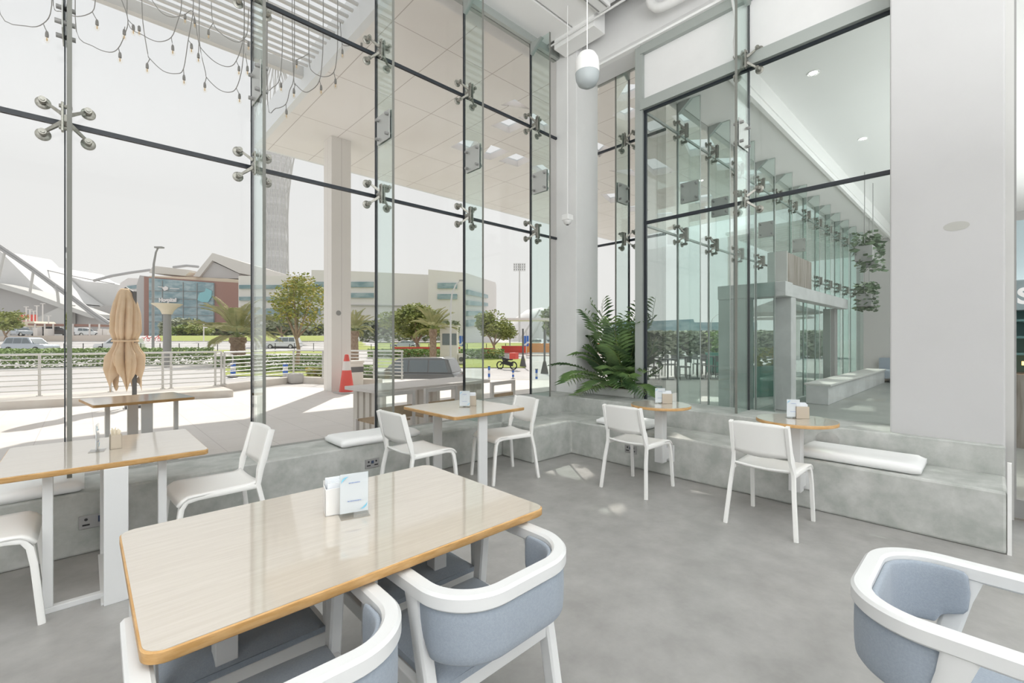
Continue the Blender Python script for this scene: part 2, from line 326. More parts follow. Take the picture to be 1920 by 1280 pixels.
def make_fin(name, label, depth, z0, z1, loc, rz, group, edge=None):
    t = thing(name, label, 'glass fin', loc, rz, group)
    MB().box(-.0075, .0075, -depth, -.016, z0, z1).build('glass_blade', M['fin'], t)
    MB().box(-.0125, .0125, -depth - .004, -depth, z0, z1).build('edge_strip', edge or M['edge'], t)
    MB().box(-.011, .011, -.016, .010, z0, z1).build('seal_joint', M['frame'] if edge else M['seal'], t)
    b = MB(); b.add([(-.03, -.02, z1), (-.03, -depth * .62, z1), (-.03, -.02, z1 - .16), (.03, -.02, z1), (.03, -depth * .62, z1), (.03, -.02, z1 - .16)], [(0, 1, 2), (3, 5, 4), (0, 3, 4, 1), (1, 4, 5, 2), (2, 5, 3, 0)])
    b.build('head_bracket', M['frame'], t)
    return t
def make_splice(loc, rz, label, group):
    t = thing('splice_plate', label, 'splice plate', loc, rz, group)
    for s in (-1, 1):
        MB().box(s * .0085 if s > 0 else -.0165, .0165 if s > 0 else -.0085, -.32, -.05, -.15, .15).build('plate', M['plate'], t, bevel=.003)
    for y in (-.29, -.09):
        for z in (-.1, .1): MB().cyl((-.05, y, z), (.05, y, z), .016, 10).build('bolt', M['mgrey'], t, smooth=40)
    return t
def make_spider(loc, rz, label, group, name='spider_fitting'):
    t = thing(name, label, 'glass fitting', loc, rz, group)
    b = MB()
    for s in (-1, 1): b.obox((s * .016, -.14, 0), (.014, .045, .20))
    for z in (-.075, .075): b.cyl((-.034, -.14, z), (.034, -.14, z), .013, 10)
    b.obox((0, -.085, .0), (.035, .10, .05))
    b.build('hub', M['steel'], t, bevel=.003)
    for sx in (-1, 1):
        for sz in (-1, 1):
            e = Vector((sx * .115, -.062, sz * .11))
            b = MB(); b.bar((sx * .018, -.115, sz * .03), e, .018, .026, .013, .016)
            b.cyl(e + Vector((0, -.028, 0)), e + Vector((0, .022, 0)), .021, 12); b.cyl(e + Vector((0, -.036, 0)), e + Vector((0, -.028, 0)), .012, 10)
            a = b.build('arm', M['steel'], t, smooth=40)
            b = MB(); b.cyl(e + Vector((0, .02, 0)), e + Vector((0, .042, 0)), .012, 10); b.lathe([(0, 0), (.03, 0), (.042, .006), (.042, .014), (0, .014)], 18, e + Vector((0, .040, 0)), Matrix.Rotation(R(-90), 4, 'X'))
            b.build('disc', M['steel'], t, smooth=40)
    return t
GA = 'glass fins along the plaza window wall'; GS = 'spider fittings on the plaza window wall'; GP = 'splice plates on the plaza fins'
fin0 = sp0 = pl0 = None
for k, x in enumerate(FX):
    o = ORD[4 - k]; zb = .41 if x < 3.4 else .41
    if x > 4: zb = .62
    make_fin('glass_fin', 'tall clear glass fin, %s from the corner column along the plaza window wall' % o, .37, zb, 5.64, (x, GY, 0), R(3.5) if k == 0 else 0, GA)
    lab = 'steel splice plate with four bolts on the plaza fin %s from the corner column' % o
    pl0 = dup(pl0, (x, GY, 3.62), 0, lab) if pl0 else make_splice((x, GY, 3.62), 0, lab, GP)
    for j, z in enumerate(ZT):
        lab = 'four-armed steel spider, %s joint of the plaza fin %s from the corner column' % (('lower', 'upper')[j], o)
        sp0 = dup(sp0, (x, GY, z), 0, lab) if sp0 else make_spider((x, GY, z), 0, lab, GS)
# ---- lobby partition (rotated so its inside faces -X)
RZ = R(-90)
PM = 1.858
for i, (y0, y1) in enumerate(((PM + .012, LY - .06), (.596, PM - .012))):
    b = MB()
    for z0, z1 in ((.62, ZT[0] - .02), (ZT[0] + .02, 4.40)): b.box(PX - .006, PX + .006, y0, y1, z0, z1)
    w = struct(b, 'window_%d' % (21 + i), M['glass2'])
    MB().box(PX - .016, PX + .012, y0 - .012, y1 + .012, ZT[0] - .02, ZT[0] + .02).build('seal_joint', M['seal'], w)
make_fin('glass_fin', 'tall clear glass fin in the middle of the lobby partition above the round tables', .36, .62, 5.27, (PX, PM, 0), RZ, None)
dup(pl0, (PX, PM, 3.62), RZ, 'steel splice plate with four bolts on the lobby partition fin', 'lobby partition fittings')
dup(sp0, (PX, PM, ZT[0]), RZ, 'steel spider fitting on the lobby partition fin at the black transom', 'lobby partition fittings')
dup(sp0, (PX, PM, ZT[1]), RZ, 'steel spider fitting on the lobby partition fin beside the grey head beam', 'lobby partition fittings')
# ---- niche glass
b = MB(); NM = 3.86
for y0, y1 in ((LY + .05, NM - .012), (NM + .012, GY)):
    for z0, z1 in ((.62, ZT[0] - .017), (ZT[0] + .017, ZT[1] - .017), (ZT[1] + .017, 5.58)): b.box(NX - .006, NX + .006, y0, y1, z0, z1)
w = struct(b, 'window_23', M['glass'])
b = MB()
for z in ZT: b.box(NX - .016, NX + .012, LY + .05, GY, z - .017, z + .017)
b.build('seal_joint', M['seal'], w)
make_fin('glass_fin', 'narrow clear glass fin in the plant niche between the white column and grey post', .36, .72, 5.58, (NX, NM, 0), RZ, None)
dup(pl0, (NX, NM, 3.62), RZ, 'steel splice plate with four bolts in the plant niche', 'plant niche fittings')
dup(sp0, (NX, NM, ZT[0]), RZ, 'steel spider fitting on the lower joint above the potted palm', 'plant niche fittings')
dup(sp0, (NX, NM, ZT[1]), RZ, 'steel spider fitting on the upper joint high above the potted palm', 'plant niche fittings')
# ---- lobby glass wall receding beyond the partition
LX = [6.40, 7.47, 8.56, 9.65, 10.74, 11.83, 12.92, 14.01, 15.1, 16.19, 17.28, 18.37]
ed = [PX + .1] + LX + [20.0]
for i in range(len(ed) - 1):
    b = MB()
    for z0, z1 in ((.02, ZT[0] - .017), (ZT[0] + .017, ZT[1] - .017), (ZT[1] + .017, 4.9)): b.box(ed[i] + .011, ed[i + 1] - .011, LY - .006, LY + .006, z0 if i > 1 else max(z0, .62 if i == 0 else z0), z1)
    w = struct(b, 'window_%d' % (24 + i), M['glass3'])
    b = MB()
    for z in ZT: b.box(ed[i], ed[i + 1], LY - .014, LY + .012, z - .015, z + .015)
    b.build('seal_joint', M['frame'], w)
GL = 'glass fins of the lobby wall'; GLS = 'spider fittings of the lobby wall'
NTH = ORD + ['eleventh', 'twelfth']
f1 = None
for k, x in enumerate(LX):
    lab = 'slim glass fin of the lobby wall, %s one in from the grey corner post' % NTH[k]
    f1 = dup(f1, (x, LY, 0), 0, lab) if f1 else make_fin('glass_fin', lab, .34, .02, 4.9, (x, LY, 0), 0, GL, M['frame'])
    for j, z in enumerate(ZT):
        dup(sp0, (x, LY, z), 0, 'pale steel spider, %s joint of the %s lobby fin from the grey post' % (('lower', 'upper')[j], NTH[k]), GLS)
pl1 = None
for k in (0, 1, 3, 5):
    dup(pl0, (LX[k], LY, 3.55), 0, 'steel splice plate with four bolts on the %s lobby fin from the grey post' % NTH[k], 'splice plates of the lobby wall')
# lobby shell
struct(MB().box(5.5, 21, 2.28, LY + .1, 4.9, 6.3), 'ceiling_lobby_edge', M['ceil'])
struct(MB().box(5.5, 21, -8, 2.28, 5.18, 6.3), 'ceiling_lobby', M['ceil'])
struct(MB().box(20.0, 20.3, -8, LY + .1, 0, 6.3), 'wall_lobby_end', M['bgrey'])
struct(MB().box(5.9, 20, 2.30, 2.36, 4.80, 4.9), 'trim_10', M['ceil'])
for k, (px, py) in enumerate(((1525, 137), (1618, 260))):
    r_ = at(px, py, 1); d = (5.175 - H) / (r_.z - H); p = at(px, py, d)
    if k == 1: p = at(px, py, d)
    t = thing('ceiling_downlight', 'small round recessed downlight in the lobby ceiling, %s' % ('close to the head beam' if k == 0 else 'further along the lobby'), 'downlight', (p.x, p.y, 5.18), 0, 'lobby downlights')
    MB().lathe([(.05, 0), (.075, -.012), (.08, 0)], 20).build('rim', M['white'], t, smooth=50)
    MB().lathe([(0, -.004), (.05, -.004)], 20).build('diffuser', M['lamp'], t)
# shopfront beside the white wall
t = thing('shop_door', 'grey framed glass shop door with a white letter S beyond the white wall', 'door', (5.30, -.07, 0))
b = MB(); b.box(-.05, .05, -.050, 0, 0, 6.2); b.box(-.04, .04, -2.4, -.14, 2.86, 2.96); b.box(-.04, .04, -2.4, -.14, 2.14, 2.26)
b.build('door_frame', M['lgrey'], t)
b = MB(); b.box(-.03, .03, -2.4, -.05, .02, .16); b.box(-.035, .035, -.062, -.05, .02, 6.2); b.build('door_rail', M['mgrey'], t)
b = MB(); b.box(-.006, .006, -2.4, -.17, .16, 2.14); b.box(-.006, .006, -2.4, -.14, 2.26, 2.86); b.box(-.006, .006, -2.4, -.14, 2.96, 6.2); b.build('door_glass', M['glass2'], t)
textpart('lettering', 'S', .17, M['white'], t, (-.012, -.105, 1.735), (R(90), 0, R(-90)), .002, .006)
t = thing('display_counter', 'dark shop counter with warm lit shelves behind the glass shop door', 'counter', (9.2, -.6, 0))
MB().box(-.4, .4, -.9, .42, 0, .95).build('base', M['wslat'], t)
b = MB()
for z in (1.2, 1.42, 1.64): b.box(-.3, .4, -.9, .42, z, z + .03)
b.box(.37, .4, -.9, .42, .95, 1.8); b.build('shelf', mat('shelf_teal', (.10, .20, .20), .5), t)
for z, x in ((1.25, .1), (1.10, -.1), (1.02, .2)):
    MB().box(-.32, -.28, -.8, .3 - x * .3, z - .03, z + .02).build('light_strip', M['lampo'], t)
MB().box(-.1, .4, -.9, .42, 1.8, 3.0).build('back_panel', mat('panel_bluegrey', (.30, .36, .38), .4), t)
# planter in the niche
t = thing('concrete_planter', 'low concrete planter box holding the palm in the glazed niche', 'planter', (5.72, 3.72, .62))
b = MB(); b.box(-.36, .38, -.44, -.40, 0, .11); b.box(-.36, .38, .34, .40, 0, .11); b.box(-.40, -.34, -.44, .40, 0, .11); b.box(.34, .39, -.44, .40, 0, .11)
b.build('rim', M['concw'], t, bevel=.012)
MB().box(-.34, .34, -.40, .34, 0, .085).build('soil', M['soil'], t)
# power sockets on the bench front
def socket(loc, rz, label, n):
    t = thing('power_socket', label, 'socket', loc, rz)
    MB().box(-.073, .073, -.009, 0, -.043, .043).build('plate', M['sockw'], t, bevel=.003)
    b = MB()
    for s in ((-1, 1) if n == 2 else (-1,)):
        b.cyl((s * .038, -.012, .018), (s * .038, -.008, .018), .009, 10); b.box(s * .038 - .018, s * .038 + .018, -.012, -.008, -.022, -.012)
    b.build('pin_hole', M['black'], t)
    MB().box(-.012, .012, -.014, -.008, .0, .026).build('switch', M['navy'], t) if n == 2 else MB().box(.02, .05, -.014, -.008, -.01, .03).build('switch', M['navy'], t)
    return t
socket((2.0, 4.07, .222), 0, 'grey metal twin power socket on the bench front behind the main table', 2)
socket((.045, 4.07, .208), 0, 'grey metal power socket on the bench front under the window table', 1)
socket((4.365, 2.72, .20), R(-90), 'small dark socket on the bench front behind the far round-table chair', 2)
# wall smudge
b = MB(); b.lathe([(0, 0), (.035, 0), (.036, .001), (0, .0012)], 18, (PX - .4205, .19, 2.29), Matrix.Rotation(R(-90), 4, 'Y') @ Matrix.Scale(2.1, 4, (0, 1, 0)))
tag(b.build('wall_smudge', mat('smudge', (.45, .45, .42), .8)), 'small oval grey smudge on the plain white wall', 'smudge')

# ---- ceiling fittings
t = thing('pendant_speaker', 'white capsule pendant speaker with grey lower dome hanging from the ceiling', 'speaker', (3.42, 2.598, 3.755))
pr = [(0, .340), (.036, .336), (.076, .315), (.104, .27), (.113, .215), (.113, .135)]
MB().lathe([(.111, .135), (.106, .08), (.085, .034), (.046, .010), (0, 0)], 28).build('grille', mat('speaker_grille', (.42, .46, .47), .6), t, smooth=60)
MB().lathe(pr, 28).build('housing', M['white'], t, smooth=60)
MB().tube([(0, 0, .33), (0, 0, 1.995)], .005, 8).build('cable', M['white'], t)
p = at(1064, 415, 5.9)
t = thing('security_camera', 'small dome camera on a long thin drop rod beside the corner column', 'camera', (p.x, p.y, p.z))
b = MB(); b.box(-.055, .055, -.055, .055, .01, .085); b.build('housing', M['white'], t, bevel=.01)
MB().lathe([(.055, .01), (.05, -.015), (.03, -.04), (0, -.05)], 18).build('dome', M['white'], t, smooth=60)
MB().lathe([(0, -.052), (.018, -.047), (.026, -.035), (.02, -.03)], 14).build('lens', M['black'], t, smooth=60)
MB().tube([(0, 0, .08), (0, 0, 5.75 - p.z)], .006, 8).build('drop_rod', M['white'], t)
# conduits
tag(MB().tube([(4.92, 4.42, 5.66), (4.92, 1.2, 5.66)], .012, 8).build('conduit', M['white'], smooth=60), 'thin white conduit along the raft edge from the window to the room', 'conduit', 'ceiling conduits')
tag(MB().tube([(4.96, 3.9, 5.70), (4.96, 1.2, 5.70)], .012, 8).build('conduit', M['white'], smooth=60), 'second white conduit just inside the raft edge, starting at its corner', 'conduit', 'ceiling conduits')
t = thing('linear_light', 'slim white linear light fitting with a black lens fixed under the ceiling raft', 'light fitting', (4.60, 3.47, 5.75), 0)
MB().box(-.7, .34, -.09, .09, -.05, 0).build('housing', M['white'], t, bevel=.004)
b = MB(); b.box(-.66, .30, -.07, -.055, -.056, -.048); b.box(-.66, .30, .055, .07, -.056, -.048); b.build('lens', M['mgrey'], t)
tag(MB().tube([(5.14, 2.955, 6.35), (5.14, 2.95, 5.75), (5.14, 2.935, 5.64), (5.14, 2.90, 5.56), (5.14, 2.84, 5.50), (5.14, 2.76, 5.47), (5.14, 2.66, 5.46), (5.14, 2.3, 5.45), (5.14, 1.2, 5.45)], .055, 12).build('ceiling_pipe', M['white'], smooth=60), 'thick white bent pipe under the recessed ceiling by the beam', 'pipe')
b = MB()
tag(b.tube([(5.20, 1.9, 5.9), (5.16, 1.96, 5.4), (5.10, 1.93, 5.1), (5.13, 1.90, 4.85), (5.08, 1.90, 4.6), (5.03, 1.87, 4.4)], .014, 8).build('loose_cable', M['white'], smooth=60), 'loose white cable dangling beside the lobby partition fin', 'cable')
# ---------------------------------------------------------------- furniture
def rrect(x0, x1, y0, y1, r, n=6):
    pts = []
    for cx, cy_, a0 in ((x1 - r, y1 - r, 0), (x0 + r, y1 - r, 90), (x0 + r, y0 + r, 180), (x1 - r, y0 + r, 270)):
        for i in range(n + 1):
            a = R(a0 + 90 * i / n); pts.append((cx + r * math.cos(a), cy_ + r * math.sin(a)))
    return pts
def top_slab(t, x0, x1, y0, y1, r, z0, z1, m):
    b = MB(); n = 6; P = rrect(x0, x1, y0, y1, r, n); Q = rrect(x0 + .004, x1 - .004, y0 + .004, y1 - .004, r, n)
    b.prism(Q, z0 + .002, z1); b.build('tabletop', m, t)
    b = MB(); k = len(P)
    v = []
    for P_, zz in ((Q, z1 - .0005), (P, z1 - .004), (P, z0 + .004), (Q, z0)): v += [(x, y, zz) for x, y in P_]
    f = [(r_ * k + i, r_ * k + (i + 1) % k, (r_ + 1) * k + (i + 1) % k, (r_ + 1) * k + i) for r_ in range(3) for i in range(k)]
    f.append(tuple(range(3 * k, 4 * k))[::-1]); f.append(tuple(range(k)))
    b.add([(x, y, z if i >= k else z - .0012) for i, (x, y, z) in enumerate(v)], f)
    b.build('edge_band', M['wedge'], t, smooth=50, label='orange-brown oak edge')
# main table
t = thing('dining_table', 'large oak-topped rectangular table with four blue-grey armchairs tucked under it', 'table', (.697, 1.61, 0))
top_slab(t, -.613, .613, -.42, .42, .045, .72, .75, M['woodx'])
for x in (-.385, .385):
    MB().box(x - .03, x + .03, -.03, .03, .03, .70).build('leg', M['frw'], t, bevel=.003)
    b = MB(); b.box(x - .03, x + .03, -.31, .31, 0, .03); b.build('foot_bar', M['frw'], t, bevel=.003)
b = MB(); b.box(-.50, .50, -.03, .03, .70, .72); b.build('frame', M['frw'], t)
# small tables on flat loop legs
def loop_table(label, loc, x0, x1, y0, y1, lx, ly, cross):
    t = thing('dining_table', label, 'table', loc)
    top_slab(t, x0, x1, y0, y1, .03, .72, .75, M['wood'])
    for y in ly:
        MB().box(lx - .05, lx + .05, y - .012, y + .012, .0, .72).build('leg', M['frw'], t, bevel=.003)
    MB().box(lx - .06, lx + .06, ly[0] + .012, ly[1] - .012, 0, .012).build('foot_bar', M['frw'], t)
    if cross:
        y, xa, xb = cross
        for x in (xa, xb): MB().box(x - .02, x + .02, y - .02, y + .02, .03, .72).build('leg', M['frw'], t, bevel=.003)
        MB().box(xa - .02, xb + .02, y - .02, y + .02, 0, .03).build('foot_bar', M['frw'], t, bevel=.003)
    return t
loop_table('square oak-topped table by the plaza window holding a kraft stick holder', (.105, 3.62, 0), -.435, .435, -.42, .44, .018, (-.41, .36), (-.29, -.242, .225))
loop_table('square oak-topped table between two white chairs facing each other', (2.685, 3.53, 0), -.42, .42, -.43, .43, -.06, (-.36, .36), None)
# round wall-hung tables
def round_table(label, loc):
    t = thing('round_table', label, 'table', loc)
    MB().lathe([(0, .722), (.283, .722), (.287, .75), (0, .75)], 48).build('tabletop', M['wood'], t, smooth=40)
    MB().lathe([(.281, .7205), (.29, .724), (.29, .745), (.284, .7495)], 48).build('edge_band', M['wedge'], t, smooth=60, label='orange-brown oak edge')
    MB().box(-.045, .045, -.045, .045, .165, .722).build('post', M['frw'], t, bevel=.006)
    MB().box(.045, .12, -.04, .04, .19, .30).build('wall_arm', M['frw'], t, bevel=.004)
    MB().box(.112, .125, -.085, .085, .16, .33).build('wall_plate', M['frw'], t, bevel=.006)
    return t
round_table('round oak-topped table hung from the bench, next to the potted palm', (4.24, 2.30, 0))
round_table('round oak-topped table hung from the bench, next to the long white cushion', (4.24, 1.10, 0))

# white stacking chair, seat faces +Y
def make_chair(label):
    t = thing('stacking_chair', label, 'chair', (0, 0, 0), 0, 'white stacking chairs')
    def seat(u, v):
        y = -.20 + .44 * v; x = (u - .5) * (.40 + .05 * v)
        z = .448 - .012 * math.cos((u - .5) * 3.14) * (1 - .3 * v) - (.045 * ((v - .86) / .14) ** 2 if v > .86 else 0) + (.02 * ((.12 - v) / .12) ** 2 if v < .12 else 0)
        return (x, y, z)
    MB().grid(seat, 12, 18).build('seat', M['chairw'], t, smooth=70, solid=.016)
    def back(u, v):
        z = .565 + .235 * v; w = .36 + .02 * v; x = (u - .5) * w
        e = .015 * math.sin(3.14 * u)
        zz = z - (.018 * (2 * abs(u - .5)) ** 6 if v > .9 else 0) - (.02 * math.sin(3.14 * u) if v < .05 else 0)
        return (x, -.205 - .075 * (z - .45) / .35 - e, zz)
    MB().grid(back, 14, 10).build('backrest', M['chairw'], t, smooth=70, solid=.014)
    prf = [(-.011, -.014), (.011, -.014), (.014, -.008), (.014, .008), (.011, .014), (-.011, .014), (-.014, .008), (-.014, -.008)]
    pw = lambda k: [(a * k, b_) for a, b_ in prf]
    for s in (-1, 1):
        b = MB(); b.sweep([(s * .238, -.262, 0), (s * .215, -.225, .30), (s * .205, -.196, .44), (s * .196, -.212, .54), (s * .192, -.232, .60), (s * .188, -.282, .792)], lambda q: [(a * (1.0 if q < .55 else 1.0), c * (1 if q < .55 else 1.5)) for a, c in prf])
        b.build('back_leg', M['chairw'], t, smooth=50)
        b = MB(); b.sweep([(s * .218, .262, 0), (s * .212, .235, .30), (s * .208, .222, .385), (s * .206, .196, .424), (s * .204, .14, .434), (s * .202, -.19, .432)], prf)
        b.build('front_leg', M['chairw'], t, smooth=50)
    return t
ch = make_chair('white stacking chair facing the round table beside the potted palm')
ch.location = (3.838, 2.315, 0); ch.rotation_euler = (0, 0, R(-90))
G_ = 'white stacking chairs'
dup(ch, (3.838, 1.165, 0), R(-90), 'white stacking chair facing the round table beside the long white cushion')
dup(ch, (2.14, 3.46, 0), R(-88), 'white stacking chair at the square middle table, before the twin socket')
dup(ch, (3.145, 3.45, 0), R(80), 'white stacking chair at the square middle table on the corner bench side')
dup(ch, (.635, 3.545, 0), R(92), 'white stacking chair at the window table, seen side-on with its back upright')
dup(ch, (-.415, 3.44, 0), R(-90), 'white stacking chair half out of view with only its seat and front legs showing')

# armchair, faces +Y
def make_armchair(label):
    t = thing('armchair', label, 'armchair', (0, 0, 0), 0, 'blue-grey armchairs')
    def upath(w, yb, yf, r, z, n=16, dz=0):
        pts = [(-w, yf, z), (-w, yf * .5, z), (-w, 0, z + dz * .3)]
        for i in range(n + 1):
            a = R(180 + 90 * i / n); pts.append((-w + r + r * math.cos(a), yb + r + r * math.sin(a), z + dz))
        pts2 = [(-x, y, zz) for x, y, zz in pts[::-1]]
        return pts + pts2
    rr = [(-.017, -.024), (.017, -.024), (.024, -.017), (.024, .016), (.016, .024), (-.016, .024), (-.024, .016), (-.024, -.017)]
    MB().sweep(upath(.252, -.25, .26, .155, .684), rr).build('arm_rail', M['frw'], t, smooth=35)
    # pad under the rail, wrapped from leg to leg
    P = [p for p in upath(.247, -.247, .26, .150, .595) if p[1] < .01]
    P = [(-.247, -.035, .595)] + [p for p in P if p[1] < -.05] + [(.247, -.035, .595)]
    def padprof(q):
        e = min(q, 1 - q) * 2; k = min(1, .55 + 2.6 * e); hh = .078 * (min(1, .62 + 2.2 * e))
        w = .020 * k; top = .068; bot = .068 - 2 * hh
        return [(-w * .7, bot), (w * .7, bot), (w, bot + .016), (w, top - .01), (w * .7, top), (-w * .7, top), (-w, top - .01), (-w, bot + .016)]
    # resample the pad path
    PV = [Vector(p) for p in P]; Q = []
    for i in range(len(PV) - 1):
        for j in range(3): Q.append(PV[i].lerp(PV[i + 1], j / 3))
    Q.append(PV[-1])
    b = MB(); b.sweep(Q, padprof)
    K = [p for p in upath(.219, -.219, .26, .122, .612) if p[1] < -.05]
    K = [Vector(p) for p in [(-.219, -.032, .612)] + K + [(.219, -.032, .612)]]; K = [q for i in range(len(K) - 1) for q in (K[i], K[i].lerp(K[i + 1], .5))] + [K[-1]]
    def inprof(q):
        e = min(q, 1 - q) * 2; k = min(1, .6 + 3 * e); hh = .0915 * min(1, .70 + 2.2 * e); w = .011 * k
        return [(-w * .6, .078 - 2 * hh), (w * .6, .078 - 2 * hh), (w, .09 - 2 * hh), (w, .068), (w * .6, .078), (-w * .6, .078), (-w, .068), (-w, .09 - 2 * hh)]
    b.sweep(K, inprof); b.build('back_pad', M['blue'], t, smooth=60, sub=1)
    for s in (-1, 1):
        b = MB(); b.sweep([(s * .243, -.185, 0), (s * .247, -.115, .36), (s * .251, -.056, .60), (s * .252, -.038, .675)], lambda q: [(a * .85, c * (1.15 + (0 if q < .8 else (q - .8) * 1.4))) for a, c in rr], up=(0, 1, 0))
        b.build('back_leg', M['frw'], t, smooth=35)
        b = MB(); b.sweep([(s * .240, .285, 0), (s * .246, .255, .40), (s * .252, .235, .67)], [(a * .85, c * 1.0) for a, c in rr], up=(0, 1, 0))
        b.build('front_leg', M['frw'], t, smooth=35)
        MB().bar((s * .243, -.11, .375), (s * .243, .255, .375), .026, .05).build('side_rail', M['frw'], t, bevel=.004)
    MB().bar((-.243, -.115, .375), (.243, -.115, .375), .028, .05).build('seat_rail', M['frw'], t, bevel=.004)
    MB().bar((-.243, .25, .375), (.243, .25, .375), .028, .05).build('seat_rail', M['frw'], t, bevel=.004)
    def seat(u, v):
        x = (u - .5) * .452; y = -.135 + .395 * v
        ed = min(u, 1 - u, v, 1 - v); return (x, y, .418 + .028 * min(1, ed * 7) ** .5 + .004 * math.sin(3.14 * u))
    b = MB(); b.grid(seat, 16, 16); b.box(-.226, .226, -.135, .26, .398, .419)
    b.build('seat_pad', M['blue'], t, smooth=60)
    return t
ac = make_armchair('blue-grey armchair at the main table, its padded back turned out, towards the open floor')
ac.location = (.955, 1.205, 0); ac.rotation_euler = (0, 0, R(1))
dup(ac, (.335, 1.215, 0), R(-1), 'blue-grey armchair at the main table cut off by the lower picture edge beside another')
dup(ac, (.375, 1.83, 0), R(180), 'blue-grey armchair pushed under the main table on the window side, beside the table post')
dup(ac, (1.005, 1.80, 0), R(180), 'blue-grey armchair pushed under the main table on the window side, near its rounded corner')
dup(ac, (1.745, .01, 0), R(180), 'single blue-grey armchair standing apart on the open floor with white arms outstretched')

# bench cushions
def cushion(label, loc, lx, ly, rz=0, h=.078):
    def prof(u, v, s):
        x = (u - .5); y = (v - .5)
        k = 1
        for e in ((.5 - abs(x)) * lx, (.5 - abs(y)) * ly):
            q = min(1, max(0, e) / .055); k *= (1 - (1 - q) ** 2.4) ** .5
        return (x * lx, y * ly, h / 2 + s * h / 2 * (.45 + .55 * k) + .003 * math.sin(9 * u) * k)
    b = MB(); b.grid(lambda u, v: prof(u, v, 1), 30, 16); b.grid(lambda u, v: prof(u, v, -1), 30, 16)
    n = 31 * 17; rim = [i * 17 for i in range(31)] + [30 * 17 + j for j in range(1, 17)] + [i * 17 + 16 for i in range(29, -1, -1)] + [j for j in range(15, 0, -1)]
    b.f += [(rim[i], rim[(i + 1) % len(rim)], n + rim[(i + 1) % len(rim)], n + rim[i]) for i in range(len(rim))]
    o = b.build('bench_cushion', M['cush'], smooth=75); o.location = loc; o.rotation_euler = (0, 0, rz)
    return tag(o, label, 'cushion', 'white bench cushions')
cushion('long white cushion on the lobby-side bench next to the white wall', (4.62, .75, .408), .44, .80)
cushion('white cushion on the lobby-side bench behind the round table beside the palm', (4.60, 2.89, .408), .42, .62)
cushion('white cushion on the window bench between the side-on chair and the middle table', (2.10, 4.235, .408), .82, .40)
cushion('white cushion on the window bench behind the window table', (-.38, 4.25, .408), .76, .38)

# table signs: clear acrylic T stand with a printed card
def make_sign(label):
    t = thing('table_sign', label, 'table sign', (0, 0, 0), 0, 'acrylic table signs')
    MB().box(-.052, .052, -.035, .035, 0, .003).build('base', M['acryl'], t)
    b = MB(); b.box(-.052, .052, -.0035, -.0015, .003, .158); b.box(-.052, .052, .0015, .0035, .003, .158); b.build('sleeve', M['acryl'], t)
    c = MB().box(-.0495, .0495, -.001, .001, .012, .156).build('card', M['paper'], t)
    b = MB()
    for zz, w0 in ((.121, .020), (.054, .024)):
        x = -w0
        while x < w0:
            q = random.uniform(.003, .007); b.box(x, min(x + q, w0), -.0044, -.0036, zz, zz + .0035); x += q + .0016
    b.build('print', M['ink'], c)
    b = MB()
    for cx, cz, a0 in ((-.016, .120, 100), (.016, .048, 280)):
        b.sweep([(cx + .030 * math.cos(R(a0 + i * 7)), -.004, cz + .027 * math.sin(R(a0 + i * 7))) for i in range(11)], lambda q: [(-.0028 * math.sin(3.14 * min(.97, max(.03, q))), -.0003), (.0028 * math.sin(3.14 * min(.97, max(.03, q))), -.0003), (.0028 * math.sin(3.14 * min(.97, max(.03, q))), .0003), (-.0028 * math.sin(3.14 * min(.97, max(.03, q))), .0003)], up=(0, 1, 0))
    b.build('arc', M['sky'], c)
    return t
sg = make_sign('clear acrylic sign with a white printed card on the main table'); sg.location = (.727, 1.622, .75); sg.rotation_euler = (0, 0, R(-15))
dup(sg, (.055, 3.60, .75), R(82), 'clear acrylic sign seen edge-on beside the kraft stick holder')
dup(sg, (2.675, 3.50, .75), R(-45), 'clear acrylic card sign on the square middle table')
dup(sg, (4.285, 2.33, .75), R(-48), 'clear acrylic card sign on the round table near the palm')
dup(sg, (4.275, 1.13, .75), R(-52), 'clear acrylic card sign on the round table near the long cushion')
def napkin_box(label, loc, rz, m, group='napkin holders'):
    t = thing('napkin_holder', label, 'napkin holder', loc, rz, group)
    b = MB(); b.box(-.05, .05, -.035, -.032, 0, .10); b.box(-.05, .05, .032, .035, 0, .115); b.box(-.05, -.047, -.035, .035, 0, .10); b.box(.047, .05, -.035, .035, 0, .10); b.box(-.05, .05, -.035, .035, 0, .004)
    b.build('box', m, t, bevel=.001)
    b = MB()
    for k in range(6): b.obox((random.uniform(-.004, .004), -.022 + k * .009, .062 + k * .002), (.085, .006, .11), random.uniform(-.05, .05))
    b.build('napkin_stack', M['paper'], t)
    return t
napkin_box('white napkin holder standing behind the sign on the main table', (.700, 1.70, .75), R(-15), M['white'])
napkin_box('kraft napkin holder behind the sign on the square middle table', (2.79, 3.545, .75), R(-40), M['kraft'])
napkin_box('kraft napkin holder behind the sign on the round table near the palm', (4.345, 2.29, .75), R(-52), M['kraft'])
napkin_box('small kraft napkin holder behind the sign on the round table near the cushion', (4.335, 1.09, .75), R(-52), M['kraft'])
t = thing('stick_holder', 'small kraft cardboard cup of wooden sticks on the window table', 'stick holder', (.135, 3.60, .75), R(5))
b = MB(); b.box(-.026, .026, -.022, -.020, 0, .085); b.box(-.026, .026, .020, .022, 0, .085); b.box(-.026, -.024, -.022, .022, 0, .085); b.box(.024, .026, -.022, .022, 0, .085); b.box(-.026, .026, -.022, .022, 0, .003)
b.build('cup', M['kraft'], t)
for k in range(9):
    x = -.02 + .005 * k; y = random.uniform(-.013, .013); q = random.uniform(.105, .125)
    MB().bar((x * .7, y * .7, .006), (x, y, q), .005, .003).build('stick', M['cream'], t)
